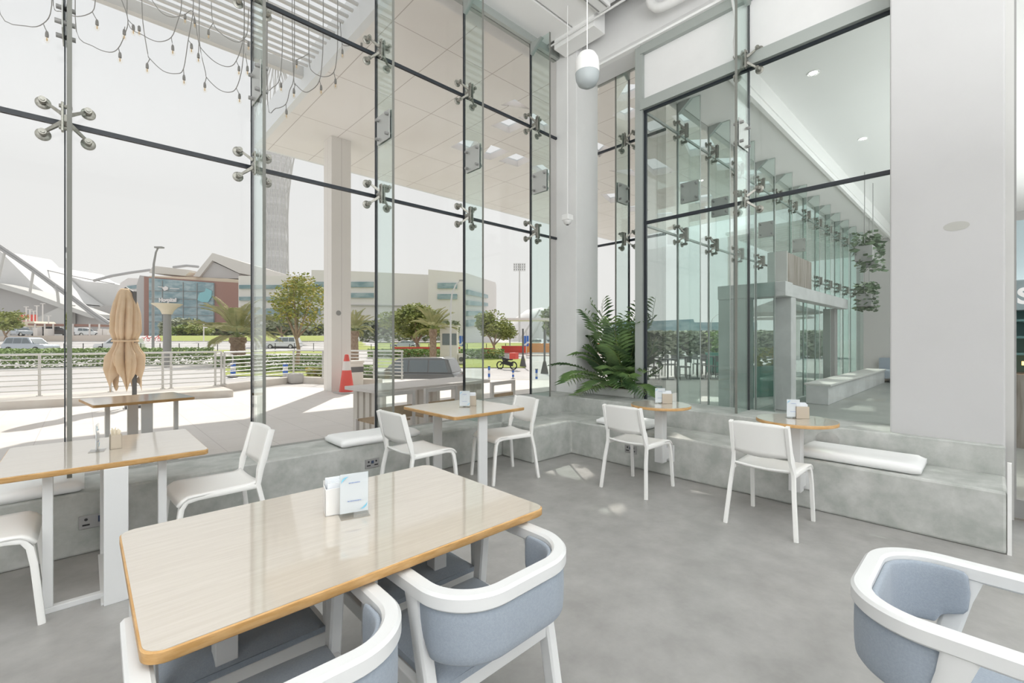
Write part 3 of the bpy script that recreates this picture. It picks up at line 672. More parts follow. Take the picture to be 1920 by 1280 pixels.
# ---------------------------------------------------------------- outside, close by
def smooth(a, b, x):
    t = min(1, max(0, (x - a) / (b - a))); return t * t * (3 - 2 * t)
def tz(d, q):
    """ground height at depth d and slope q of the sight line: a sunken drive beyond the terrace, a rise towards the far lawns"""
    w = smooth(-.43, -.35, q) * (1 - smooth(.20, .40, q))
    dip = -1.1 * w * smooth(16.5, 20, d) * (1 - smooth(28, 60, d))
    return -.02 + dip + (2.2 + (.7 - 2.2) * smooth(-.42, -.30, q)) * smooth(60, 86, d)
def tp(px, d, dz=0.0):
    q = (px - 960) / F; p = gr(px, d, tz(d, q) + dz); return p
def tgrid(px0, px1, d0, d1, nu=30, nv=20, dz=0.0):
    b = MB(); b.grid(lambda u, v: tp(px0 + (px1 - px0) * u, d0 * (d1 / d0) ** v, dz), nu, nv); return b
struct(tgrid(-900, 2400, 8.0, 1500, 90, 70), 'ground', M['road'], smooth=180)
struct(MB().prism([(-14, GY + .1), (5.5, GY + .1), (5.5, LY + .06), (21, LY + .06), (18.0, 4.8), (5.2, 16.6), (2.7, 14.4), (-14, 14.4)], -.3, 0), 'ground_terrace', M['plaza'])
struct(MB().prism([(-14, 13.9 + 2.2), (-.9, 13.5), (2.66, 12.78), (2.68, 14.6), (-.8, 14.95), (-14, 16.6)], -.3, .17), 'trim_kerb_wall', M['kerb'], bevel=.02)
b = MB(); b.sweep([(2.68, 14.25, .08), (4.7, 15.6, .08), (5.0, 15.65, .08), (5.35, 15.1, .08), (5.7, 14.4, .08), (6.6, 12.9, .08)], [(-.16, -.3), (.16, -.3), (.16, .12), (-.16, .12)])
struct(b, 'trim_kerb_curved', M['kerb'], bevel=.02)
b = MB(); b.box(-.22, .22, -.2, .2, 0, .34)
o = b.build('broken_plaster', M['bgrey'], bevel=.09); o.location = (4.93, 15.35, 0)
tag(o, 'lump of rough grey mortar on the kerb corner below the curved railing', 'mortar lump')

# canopy with skylight openings
HOLES = [[(7.715, 10.606), (7.7, 10.107), (8.0, 9.961), (8.30, 10.628)], [(8.5, 9.875), (9.051, 9.84), (9.043, 10.532), (8.8, 10.583)], [(9.40, 10.42), (9.40, 9.80), (9.95, 9.80), (10.0, 10.36)],
    [(10.48, 10.152), (10.636, 9.845), (11.596, 10.148), (11.663, 10.527)], [(7.72, 8.85), (7.80, 8.38), (8.25, 8.40), (8.23, 8.85)], [(7.975, 8.10), (8.092, 7.78), (8.89, 7.95), (8.862, 8.19)], [(7.20, 7.936), (7.25, 7.60), (7.72, 7.657)],
    [(8.237, 7.45), (8.41, 7.16), (9.018, 7.45), (8.642, 7.61)], [(8.20, 6.305), (8.20, 5.976), (8.42, 6.169)], [(8.967, 5.94), (8.625, 5.495), (8.885, 5.263), (9.10, 5.453), (9.10, 5.809)], [(9.50, 6.40), (9.48, 6.00), (9.863, 5.90), (9.92, 6.36)],
    [(10.324, 7.676), (10.972, 7.628), (11.249, 8.127)], [(12.6, 8.573), (12.9, 8.108), (13.818, 8.218)], [(10.652, 5.457), (10.804, 5.142), (11.506, 5.152), (11.37, 5.518)], [(10.522, 6.281), (10.525, 5.91), (11.273, 5.99), (11.248, 6.416)], [(12.6, 7.524), (12.774, 7.16), (13.968, 7.218), (13.81, 7.768)]]
for gx, gy in ((12.3, 5.9), (14.2, 5.8), (15.7, 5.7), (17.1, 5.9), (15.2, 7.6), (17.0, 7.9), (12.6, 10.3), (14.4, 10.2), (16.3, 10.4), (18.6, 6.0), (18.8, 8.2), (18.2, 10.1)):
    HOLES.append([(gx + random.uniform(-.1, .2), gy), (gx + .3, gy - .45), (gx + 1.1, gy - .3), (gx + random.uniform(.7, 1), gy + .3)])
def holed(name, outer, holes, t, m, z):
    cu = bpy.data.curves.new(name, 'CURVE'); cu.dimensions = '2D'; cu.fill_mode = 'BOTH'; cu.extrude = t / 2
    for pl in [outer] + holes:
        s = cu.splines.new('POLY'); s.points.add(len(pl) - 1); s.use_cyclic_u = True
        for q, (x, y) in zip(s.points, pl): q.co = (x, y, 0, 1)
    tmp = bpy.data.objects.new('tmp_curve', cu); COL.objects.link(tmp); bpy.context.view_layer.update()
    me = bpy.data.meshes.new_from_object(tmp.evaluated_get(bpy.context.evaluated_depsgraph_get()))
    bpy.data.objects.remove(tmp); me.name = name; me.materials.clear(); me.materials.append(m)
    o = bpy.data.objects.new(name, me); COL.objects.link(o); o.location = (0, 0, z); return tag(o, kind='structure')
def scaled(pl, k, dx, dy):
    cx = sum(p[0] for p in pl) / len(pl); cy_ = sum(p[1] for p in pl) / len(pl)
    return [(cx + dx + (x - cx) * k, cy_ + dy + (y - cy_) * k) for x, y in pl]
HOLES = [scaled(p, 1.13, 0, 0) for p in HOLES]
OUT = [(3.63, GY + .36), (21.3, GY + .36), (21.3, 14.4), (3.63, 14.4)]
holed('canopy_roof', OUT, [scaled(p, 1.12, -.06, -.08) for p in HOLES], .03, M['canopy'], 6.915)
b = MB()
for p in HOLES:
    q = scaled(p, 1.12, -.06, -.08); n = len(p); b.add([(x, y, 6.93) for x, y in q] + [(x, y, 7.10) for x, y in p], [(i, (i + 1) % n, n + (i + 1) % n, n + i) for i in range(n)])
struct(b, 'canopy_roof_skylight_lining', M['bwhite'])
holed('canopy_roof_deck', OUT, HOLES, .04, M['fascia'], 7.12)
b = MB(); b.box(3.50, 3.63, GY + .36, 14.5, 6.9, 7.62); b.box(3.63, 21.4, 14.4, 14.5, 6.9, 7.62); b.box(21.3, 21.4, GY + .36, 14.4, 6.9, 7.62)
struct(b, 'canopy_roof_trim', M['fascia'])
b = MB(); b.box(-.27, .27, -.27, .27, 0, 6.9)
o = struct(b, 'canopy_column', M['colm'], bevel=.006); o.location = (5.10, 12.46, 0); o.rotation_euler = (0, 0, 0)
b = MB(); b.box(-.275, -.271, -.05, .02, 0, 6.9)
t = MB().lathe([(.055, 0), (.07, .002), (.07, .004), (.055, .004)], 16, (0, 0, 0), Matrix.Rotation(R(90), 4, 'X')).build('ring', M['mgrey'], None)
t.name = 'column_emblem'; t.location = (5.02, 12.186, 2.13)
tag(t, 'small faint grey round emblem on the terrace column at head height', 'emblem')

# slatted pergola
t = thing('slatted_pergola', 'white slatted pergola roof above the terrace with bulb strings hung under it', 'pergola', (-1.5, 7.6, 7.3))
b = MB(); y = 5.0
while y < 10.3:
    b.box(-6, 5.0, y - 7.6 - .03, y - 7.6 + .03, -.015, .02); y += .205
b.build('slat_panel', M['lgrey'], t)
MB().box(-6, 5.0, 2.78, 2.92, -.12, .1).build('edge_beam', M['lgrey'], t)
for x in (-3, 1.2): MB().box(x - .05, x + .05, -2.62, 2.78, .02, .14).build('cross_beam', M['lgrey'], t)

# bulb strings: nodes read from sight lines, each string at its own distance under the pergola
STR = [
 ('one bulb near the splice plate', 6.6, [(0, 25), (50, 49), (81, 44), (97, 10)], [(88, 66, 81, 44)]),
 ('a shallow swag just beside the first tall fin', 6.9, [(100, 10), (116, 22), (145, 31), (173, 22), (179, 0)], [(182, 44, 173, 22)]),
 ('a long low swag ending at a knot of sockets', 7.0, [(143, 58), (175, 87), (205, 98), (222, 90), (234, 64), (240, 37), (228, 0)], [(225, 105, 222, 90), (233, 62, 234, 50), (250, 53, 240, 37)]),
 ('a swag crossing the pergola edge beam', 7.3, [(240, 43), (268, 66), (296, 78), (321, 70), (333, 40), (340, 13)], [(324, 91, 321, 70), (261, 55, 258, 50)]),
 ('the lowest swag of the middle pair', 7.4, [(266, 0), (268, 43), (277, 100), (282, 111), (306, 133), (330, 138), (344, 129), (353, 75), (362, 22)], [(276, 125, 281, 110), (345, 147, 344, 129), (359, 88, 354, 76)]),
 ('the swag beginning high by the pergola beam', 7.7, [(285, 0), (302, 23), (322, 32), (345, 28), (362, 22), (372, 77), (380, 94), (403, 116), (427, 125), (443, 114), (457, 67)], [(347, 33, 345, 26), (372, 106, 373, 80), (448, 130, 443, 114), (365, 41, 362, 22)]),
 ('the deep swag hanging before the second fin', 7.6, [(374, 78), (385, 134), (388, 146), (408, 166), (427, 173), (443, 165), (454, 126), (458, 66)], [(384, 161, 387, 145), (449, 182, 443, 165), (464, 130, 460, 100)]),
 ('a short swag over the slats beside the second fin', 8.0, [(396, 0), (400, 44), (420, 67), (447, 79), (463, 63), (466, 20)], [(391, 62, 399, 44), (466, 84, 455, 70)]),
 ('the swag dropping below the canopy corner', 8.1, [(500, 158), (512, 163), (524, 148), (529, 100), (530, 30)], [(527, 161, 524, 148)]),
 ('the lowest loop with a bare socket by the canopy fascia', 7.7, [(502, 195), (517, 203), (536, 195), (543, 170), (550, 150), (552, 100)], [(537, 211, 536, 195)]),
 ('the loop swinging across the pale fascia', 7.5, [(548, 60), (551, 150), (556, 160), (570, 172), (582, 170), (599, 151), (605, 100), (606, 40)], [(551, 172, 554, 156), (602, 166, 599, 151)]),
 ('the loop over the canopy soffit', 7.5, [(579, 60), (580, 118), (587, 135), (607, 144), (626, 135), (632, 100), (633, 70)], [(629, 154, 626, 135), (556, 118, 580, 100)]),
 ('the loop at the fin with the black transom behind', 8.2, [(655, 0), (673, 34), (690, 45), (704, 45), (712, 20)], [(685, 25, 682, 38)]),
 ('the loop just above the black transom', 8.4, [(684, 0), (674, 66), (661, 82), (650, 86), (641, 80), (638, 40)], [(678, 84, 674, 66), (642, 98, 641, 82)]),
]
for k, (desc, d, path, bulbs) in enumerate(STR):
    P = [at(x, y, d) for x, y in path]
    t = thing('string_light', 'bulb string under the pergola, ' + desc, 'string light', P[0], 0, 'bulb strings under the pergola')
    o0 = P[0].copy(); Q = [p - o0 for p in P]
    for e, idx in ((Q[-1], len(Q)), (Q[0], 0)):
        if path[-1 if idx else 0][1] > 5:
            up = Vector((e.x, e.y, 7.22 - o0.z)); Q.insert(idx, up)
    # round the path
    S = []
    for i in range(len(Q) - 1):
        a = Q[max(0, i - 1)]; b_ = Q[i]; c = Q[i + 1]; e = Q[min(len(Q) - 1, i + 2)]
        for j in range(4):
            u = j / 4; S.append(.5 * ((2 * b_) + (c - a) * u + (2 * a - 5 * b_ + 4 * c - e) * u * u + (3 * b_ - a - 3 * c + e) * u ** 3))
    S.append(Q[-1])
    MB().tube(S, .0065, 5).build('cable', M['cable'], t)
    for (bx, by, nx, ny) in bulbs:
        q = at(bx, by, d) - o0; nq = at(nx, ny, d) - o0
        b = MB(); b.tube([nq, (nq + q) / 2 + Vector((0, 0, .02)), q + Vector((0, 0, .05))], .006, 5)
        b.lathe([(0, .06), (.014, .055), (.021, .02), (.021, -.025), (0, -.025)], 8, q); s = b.build('socket', M['cable'], t, smooth=50)
        b = MB(); b.lathe([(.014, -.025), (.03, -.055), (.033, -.075), (.022, -.105), (0, -.115)], 10, q); b.build('bulb', M['bulbg'], s, smooth=70)
        b = MB(); b.lathe([(0, -.03), (.007, -.04), (.009, -.075), (0, -.09)], 6, q); b.build('filament', M['amber'], s)

# railings of the terrace
def railing(label, path, posts, z0, z1, n, group):
    t = thing('terrace_railing', label, 'railing', path[0], 0, group); o0 = Vector(path[0])
    for k in range(n):
        z = z0 + .12 + (z1 - z0 - .12) * k / (n - 1)
        MB().tube([Vector((p[0], p[1], 0)) - Vector((o0.x, o0.y, 0)) + Vector((0, 0, z - o0.z)) for p in path], .024 if k == n - 1 else .013, 8).build('top_rail' if k == n - 1 else 'bar', M['rail'], t, smooth=60)
    for p in posts:
        q = Vector((p[0], p[1], 0)) - Vector((o0.x, o0.y, 0))
        b = MB(); b.bar(q + Vector((0, 0, z0 - o0.z)), q + Vector((0, 0, z1 - o0.z)), .05, .02); b.box(q.x - .05, q.x + .05, q.y - .05, q.y + .05, z0 - o0.z, z0 - o0.z + .012)
        b.build('post', M['rail'], t)
    return t
railing('straight stainless railing of eight bars along the terrace kerb behind the folded umbrella', [(-8, 15.2, .17), (-.68, 14.35, .17), (2.7, 14.3, .17)], [(-4.2, 14.76), (-2.4, 14.55), (-.72, 14.36), (.45, 14.33), (1.43, 14.32), (1.6, 14.32), (2.55, 14.3), (2.69, 14.3)], .17, 1.08, 8, 'terrace railings')
railing('curved stainless railing of eight bars turning the corner by the terrace column', [(2.74, 14.3, .2), (4.4, 15.42, .2), (4.95, 15.6, .2), (5.3, 15.15, .2), (5.7, 14.4, .2), (6.2, 13.6, .2), (7.0, 12.2, .2)], [(2.76, 14.3), (4.93, 15.55), (5.55, 14.7), (6.5, 13.1), (6.98, 12.24)], .2, 1.06, 8, 'terrace railings')
tag(MB().tube([(2.55, 14.28, 1.02), (2.9, 14.5, 1.02), (3.0, 14.56, .98), (3.02, 14.57, .85), (3.0, 14.56, .72), (2.86, 14.48, .68)], .022, 8).build('handrail_loop', M['rail'], smooth=60), 'bent handrail loop joining the two terrace railings', 'handrail')

# folded parasol
pu = gr(235, 9.3)
t = thing('parasol', 'folded tan canvas parasol tied at the middle beside its dark mast', 'parasol', pu)
mp = gr(252, 9.35) - pu
MB().tube([mp, mp + Vector((0, 0, 2.40))], .04, 10).build('mast', M['dgrey'], t, smooth=60)
MB().tube([mp + Vector((0, 0, 2.36)), Vector((0, 0, 2.47))], .03, 8).build('arm', M['dgrey'], t)
b = MB(); b.obox((mp.x, mp.y, .03), (.3, .3, .06)); b.build('base_plate', M['dgrey'], t)
def para(u, v):
    a = 6.2832 * u; z = 2.45 - v * 2.08
    env = [(0, .10), (.03, .17), (.14, .27), (.25, .31), (.42, .32), (.515, .235), (.55, .25), (.68, .40), (.82, .42), (1, .34)]
    for i in range(len(env) - 1):
        if env[i][0] <= v <= env[i + 1][0]:
            k = (v - env[i][0]) / (env[i + 1][0] - env[i][0]); r = env[i][1] + (env[i + 1][1] - env[i][1]) * k; break
    fold = .42 * (abs(math.sin(4 * a + 1.1 * math.sin(3 * v) + .5 * math.sin(a))) ** .55 - .75) + .16 * (abs(math.sin(6.5 * a + 2.5 * v)) - .6)
    r *= .80 + fold * min(1, v * 4)
    z += .34 * abs(math.sin(2.5 * a + .6)) * max(0, v - .6) / .4 + .03 * math.sin(5 * a) * v
    return (r * math.cos(a) * .86, r * math.sin(a) * .80, z)
MB().grid(para, 160, 50).build('canvas', M['tan'], t, smooth=70, solid=.004)
MB().tube([(.205 * math.cos(R(a)), .19 * math.sin(R(a)), 1.38) for a in range(0, 360, 20)], .022, 6, True).build('tie_strap', M['tan'], t)

# outdoor tables and seats
t = loop_table('outdoor oak-edged table with curved rounded corners standing in the sun beneath the folded parasol', (.45, 6.58, 0), -.45, .42, -.40, .40, 0, (-.30, .30), (-.15, -.30, .30)); t.rotation_euler = (0, 0, R(8))
t = thing('terrace_table', 'long white slatted terrace table just outside the plaza window', 'table', (3.75, 5.95, 0), R(6))
MB().box(-1.05, 1.05, -.42, .42, .70, .75).build('tabletop', M['bwhite'], t, bevel=.006)
for x in (-.92, .0, .92):
    b = MB()
    for k in range(5): b.box(x - .03, x + .03, -.36 + k * .155, -.26 + k * .155, 0, .70)
    b.build('slat_leg', M['offw'], t)
def terrace_chair(label):
    t = thing('terrace_chair', label, 'terrace chair', (0, 0, 0), 0, 'white framed terrace chairs')
    for s in (-1, 1):
        MB().box(s * .25 - .022, s * .25 + .022, -.27, -.225, 0, .78).build('back_leg', M['bwhite'], t)
        MB().box(s * .25 - .022, s * .25 + .022, .2, .245, 0, .42).build('front_leg', M['bwhite'], t)
    MB().box(-.27, .27, -.265, -.23, .73, .78).build('top_rail', M['bwhite'], t)
    MB().box(-.25, .25, -.26, -.235, .45, .60).build('back_panel', M['teak'], t)
    b = MB()
    for k in range(7): b.box(-.25, .25, -.22 + k * .066, -.165 + k * .066, .40, .42)
    b.build('seat', M['teak'], t)
    return t
tc = terrace_chair('white framed terrace chair at the long white table, behind the middle-table chair'); tc.location = (2.72, 5.20, 0); tc.rotation_euler = (0, 0, R(4))
dup(tc, (3.40, 5.24, 0), R(6), 'white framed terrace chair at the long white table, behind the square table sign')
dup(tc, (4.55, 5.30, 0), R(8), 'white framed terrace chair at the column end of the long white table')
t = thing('terrace_bench', 'white framed terrace seat with brown timber box at the edge of the plaza window', 'terrace bench', (-1.72, 10.6, 0), R(5))
MB().box(-.8, .62, -.4, .4, 0, .26).build('base', M['wslat'], t)
MB().box(-.8, .55, -.38, .38, .26, .66).build('timber_box', M['teak'], t)
b = MB()
for x in (.50, .70): b.box(x - .03, x + .03, -.44, -.40, .25, 1.0)
b.box(.47, .73, -.44, -.40, .25, .30); b.box(.47, .73, -.44, -.40, .95, 1.0); b.build('side_frame', M['bwhite'], t)

# cone, bin, small bollards by the column
pc = gr(650, 11.95)
t = thing('traffic_cone', 'tall red and white traffic cone standing by the terrace column', 'traffic cone', pc)
MB().box(-.26, .26, -.26, .26, 0, .04).build('base', M['bgrey'], t, bevel=.01)
MB().lathe([(.19, .04), (.115, .60), (.10, .60)], 20).build('body', M['red'], t, smooth=60)
MB().lathe([(.113, .60), (.078, .84), (.07, .84)], 20).build('reflective_band', M['bwhite'], t, smooth=60)
MB().lathe([(.078, .84), (.05, 1.0), (.03, 1.02), (0, 1.02)], 20).build('tip', M['red'], t, smooth=60)
t = thing('litter_bin', 'square beige litter bin with dark opening beside the traffic cone', 'litter bin', gr(664, 13.6))
MB().box(-.2, .2, -.2, .2, 0, .72).build('body', M['offw'], t, bevel=.015); MB().box(-.205, .205, -.205, .205, .44, .6).build('opening', M['dgrey'], t); MB().box(-.22, .22, -.22, .22, .72, .78).build('lid', M['offw'], t)
def bollard(label, px, d, h, r=.07):
    t = thing('bollard', label, 'bollard', tp(px, d, .02), 0, 'blue and white bollards')
    for k in range(4): MB().lathe([(0, h * k / 4), (r, h * k / 4), (r, h * (k + 1) / 4 - .01), (0, h * (k + 1) / 4 - .01)], 12).build('band', M['cblue' if k % 2 else 'bwhite'], t)
    MB().lathe([(0, 0), (r * 2, 0), (r * 2, .03), (0, .03)], 12).build('base', M['dgrey'], t)
    MB().lathe([(0, h), (r * 1.3, h), (r * 1.3, h + .04), (0, h + .05)], 12).build('cap', M['dgrey'], t)
bollard('short blue and white bollard by the joint of the two railings', 437, 17, .55, .09)
bollard('short blue and white bollard beyond the curved railing corner', 535, 17, .5, .09)
bollard('slim blue and white bollard on the kerb line before the motorbike', 917, 28, .85)
bollard('slim blue and white bollard standing by the motorbike rear wheel', 962, 29, .55)
bollard('slim pale bollard on the drive between window fin and corner column', 1006, 26, .8)

# areca palm in the niche
def frond(bl, bs, base, az, L, lean, droop, n=24, ll=.20, wd=.016, clampf=None):
    P = []; p = Vector(base); el = R(90 - lean); seg = L / 14
    for i in range(15):
        P.append(p.copy()); p = p + Vector((math.cos(az) * math.cos(el), math.sin(az) * math.cos(el), math.sin(el))) * seg
        el -= R(droop) / 14 * (1.6 * i / 14 + .2)
    if clampf: P = [clampf(q) for q in P]
    bs.tube(P, lambda t: .009 * (1 - .75 * t), 5)
    for k in range(n):
        t = .30 + .70 * k / (n - 1); i = min(13, int(t * 14)); q = P[i].lerp(P[i + 1], t * 14 - i); tg = (P[i + 1] - P[i]).normalized()
        sd = tg.cross(Vector((0, 0, 1))); sd = sd.normalized() if sd.length > .05 else Vector((1, 0, 0)); up = sd.cross(tg)
        l = ll * (math.sin(3.14 * (.22 + .66 * (t - .3) / .7)) ** .7) * random.uniform(.85, 1.1)
        for s in (-1, 1):
            dr = (sd * s * .78 + tg * .62 + up * .18).normalized(); w = tg.cross(dr).normalized().cross(dr) * wd
            m1 = q + dr * l * .5 + Vector((0, 0, -.0)); e = q + dr * l + Vector((0, 0, -.28 * l))
            V = [q, m1 + w, e, m1 - w]
            if clampf: V = [clampf(x) for x in V]
            bl.add(V, [(0, 1, 2), (0, 2, 3)])
def niche(p):
    p = Vector(p)
    if p.x > 5.36: p.y = max(p.y, 3.27)
    p.x = min(p.x, 6.10)
    if p.x > 5.20: p.y = min(p.y, 4.12)
    else: p.y = min(p.y, 4.5)
    p.z = max(p.z, .66)
    return p
t = thing('areca_palm', 'bushy green palm with feathery fronds planted in the corner niche', 'potted palm', (0, 0, 0))
t.location = (5.70, 3.70, .70); o0 = Vector((5.70, 3.70, .70))
rnd = random.Random(5)
cl = lambda q: niche(q + o0) - o0
specs = [(az, rnd.uniform(.85, 1.2), rnd.uniform(12, 32), rnd.uniform(50, 95)) for az in range(0, 360, 26)] + [(az, rnd.uniform(.72, 1.0), rnd.uniform(36, 58), rnd.uniform(45, 80)) for az in (165, 190, 205, 222, 240, 268, 325, 60)] + [(az, rnd.uniform(1.1, 1.48), rnd.uniform(3, 16), rnd.uniform(22, 60)) for az in (30, 75, 120, 165, 200, 232, 262, 292, 330, 350)] + [(az, rnd.uniform(.55, .8), rnd.uniform(8, 34), rnd.uniform(30, 90)) for az in range(7, 360, 40)] + [(168, 1.0, 58, 62), (183, 1.1, 66, 50), (197, 1.0, 72, 45), (212, .95, 62, 70), (232, .9, 70, 60), (150, .95, 50, 60), (176, .8, 80, 55)]
for k, (az, L, lean, dr) in enumerate(specs):
    bl = MB(); bs = MB(); a = R(az + rnd.uniform(-8, 8))
    frond(bl, bs, (rnd.uniform(-.16, .14) + .05 * math.cos(a), rnd.uniform(-.14, .14) + .05 * math.sin(a), 0.0), a, L, lean, dr, 15, rnd.uniform(.22, .33), rnd.uniform(.0032, .0046), cl)
    n = bs.build('stalk', M['stem'], t, smooth=60); bl.build('leaflets', M['leaf'], n, recalc=False)
# ---------------------------------------------------------------- outside, far away
FWD = Vector((CT, ST, 0)); RGT = Vector((ST, -CT, 0)); YAW = TH - R(90)
def patch(px0, px1, d0, d1, name, m, dz=.03): return tag(tgrid(px0, px1, d0, d1, 20, 8, dz).build(name, m, smooth=180), kind='structure')
patch(235, 640, 46, 62, 'ground_lawn_strip', M['grass']); patch(300, 640, 74, 110, 'ground_lawn_slope', M['grass'])
patch(640, 1045, 58, 110, 'ground_lawn_far', M['grass']); patch(700, 985, 37, 45, 'ground_lawn_verge', M['grass'], .05); patch(420, 640, 17.5, 24, 'ground_lawn_low', M['grass'])
b = MB()
for k in range(26):
    px = 300 + k * 13; b.obox(tp(px, 73, .06), (1.0, .3, .16), YAW)
tag(b.build('kerb_edge', M['bwhite']), kind='structure')
def leafy(n, fn, size, flat=.6, rng=random):
    b = MB()
    for i in range(n):
        c = Vector(fn()); a = rng.uniform(0, 6.28); e = rng.uniform(-1, 1) * flat; s = size * rng.uniform(.6, 1.3)
        u = Vector((math.cos(a), math.sin(a), e * .6)).normalized() * s; w = Vector((-math.sin(a) * .5, math.cos(a) * .5, rng.uniform(-1, 1))).normalized() * s * .6
        b.add([c - u, c - w, c + u, c + w], [(0, 1, 2, 3)])
    return b
def hedge(label, px0, px1, d0, d1, z0, z1, wdt, n, size, m, grp='hedges beyond the terrace'):
    def fn():
        u = random.random(); px = px0 + (px1 - px0) * u; d = d0 + (d1 - d0) * u + random.uniform(-wdt, wdt); p = gr(px, d, z0 + (z1 - z0) * random.random() ** .55); return p
    o = leafy(n, fn, size).build('hedge', m, recalc=False); return tag(o, label, 'hedge', grp, 'stuff')
hedge('long leafy green hedge beyond the straight terrace railing', -60, 400, 22, 27, -.1, .95, .6, 8500, .075, M['hedge'])
hedge('low leafy hedge row behind the curved railing', 400, 640, 24, 26, -.1, .55, .5, 4500, .07, M['hedge'])
hedge('second hedge row just below the curved railing', 440, 700, 20, 21, -.3, .25, .4, 3600, .065, M['hedge'])
hedge('trimmed hedge behind the charcoal car and motorbike', 690, 945, 47, 46, -1.0, .45, 1.2, 6000, .13, M['hedge'])
hedge('yellow-flowered shrub bed beside the curved railing', 575, 612, 15.6, 15.6, -.2, .45, .5, 900, .07, M['yleaf'])
hedge('dark hedge mass under the trees in front of the office block', 300, 640, 108, 110, 1.8, 5.2, 2, 4500, .5, M['dgreen'])
hedge('dark tree belt behind the palms beyond the terrace column', 640, 860, 96, 100, 1.0, 5.5, 2, 3600, .5, M['dgreen'])

def crown_tree(label, px, d, z0, ztop, wid, m, size, n, clear=.35, grp='trees beyond the terrace', forks=3, lobes=9, dense=1, cat='tree'):
    base = gr(px, d, z0); Ht = ztop - z0; t = thing('shade_tree', label, cat, base, 0, grp); rg = random.Random(int(px * 7 + d))
    b = MB(); fz = Ht * clear
    b.tube([(0, 0, -.2), (.02 * Ht, 0, fz * .6), (0, .01 * Ht, fz)], lambda q: wid * .035 * (1 - .4 * q), 7)
    C = []
    for k in range(lobes):
        a = 6.28 * k / lobes + rg.uniform(-.3, .3); rr = wid * .5 * rg.uniform(.25, .72); zz = fz + (Ht - fz) * rg.uniform(.25, .78)
        c = Vector((rr * math.cos(a), rr * math.sin(a), zz)); C.append((c, wid * rg.uniform(.17, .26), (Ht - fz) * rg.uniform(.14, .22)))
    for k in range(forks):
        c = C[(k * lobes) // forks][0]; b.tube([(0, .01 * Ht, fz * .95), c * .5 + Vector((0, 0, fz * .45)), c], lambda q: wid * .02 * (1.1 - q), 5)
    b.build('trunk', M['bark'], t, smooth=60)
    C.append((Vector((0, 0, fz + (Ht - fz) * .6)), wid * .3, (Ht - fz) * .36))
    def fn():
        c, r1, r2 = rg.choice(C); v = Vector((rg.gauss(0, 1), rg.gauss(0, 1), rg.gauss(0, 1))).normalized() * rg.random() ** (.4 * dense)
        return c + Vector((v.x * r1, v.y * r1, v.z * r2))
    leafy(n, fn, size, .8, rg).build('foliage', m, t, recalc=False)
    return t
crown_tree('young tree with yellowing leaves in front of the office block', 556, 24, -.02, 5.2, 3.4, M['yleaf'], .085, 3200, .30, lobes=12, forks=6)
crown_tree('small spreading acacia tree with dull leaves above the white car', 528, 70, 0.6, 5.6, 8, M['dgreen'], .22, 3000, .35)
crown_tree('broad flat-topped bright green tree before the wide office block', 782, 52, -.2, 5.9, 8.2, M['tleaf'], .19, 7000, .22)
crown_tree('round green tree with a pale forked trunk near the motorbike', 926, 50, -.9, 5.0, 5.4, M['tleaf'], .15, 5000, .30)
crown_tree('pale feathery shrub tree in front of the hospital glass', 335, 100, 1.7, 6.6, 7.6, M['dgreen'], .4, 1100, .1)
crown_tree('clipped round bush near the white lamp post', 340, 92, 1.6, 4.6, 4.6, M['hedge'], .3, 900, .02)
crown_tree('wide clipped bush beside the white lamp post', 366, 93, 1.5, 5.8, 7.4, M['tleaf'], .32, 1200, .02)
crown_tree('leafy tree at the stadium entrance beside the red board', 10, 70, 1.4, 6.4, 6, M['tleaf'], .28, 1200, .15)
crown_tree('grey-green conifer mass next to the corner column', 1036, 80, .5, 7.8, 5.4, M['dgreen'], .35, 1200, .05)
def date_palm(label, px, d, z0, ht, L, tr, n=34, grp='date palms beyond the terrace'):
    base = gr(px, d, z0); t = thing('date_palm', label, 'palm tree', base, 0, grp); rg = random.Random(int(px))
    def pr(u, v):
        a = 6.283 * u; z = ht * v; q = math.sin(v * 60 + 8 * a) * .10; r = tr * (1.0 - .18 * v + q) * (1.25 if v > .8 else 1); return (r * math.cos(a), r * math.sin(a), z)
    MB().grid(pr, 24, 40).build('trunk', M['bark'], t)
    st = random.getstate(); random.seed(int(px))
    for k in range(n):
        bl = MB(); bs = MB(); a = 6.283 * k / n * 2.4 + rg.uniform(-.2, .2); lean = 8 + 78 * (k / n)
        frond(bl, bs, (0, 0, ht * .98), a, L * rg.uniform(.85, 1.1), lean, rg.uniform(35, 80), 22, L * .20, L * .012)
        s = bs.build('rachis', M['stem'], t); bl.build('leaflets', M['pleaf'], s, recalc=False)
    random.setstate(st); return t
date_palm('stout date palm with a swollen rough trunk beyond the straight railing', 446, 26, -.2, 1.75, 2.6, .40)
date_palm('slim date palm seen just past the terrace column', 664, 36, -.3, 2.4, 2.0, .34, 26)
date_palm('date palm leaning over the guard booth', 812, 38, -1.0, 3.3, 2.3, .30, 28)

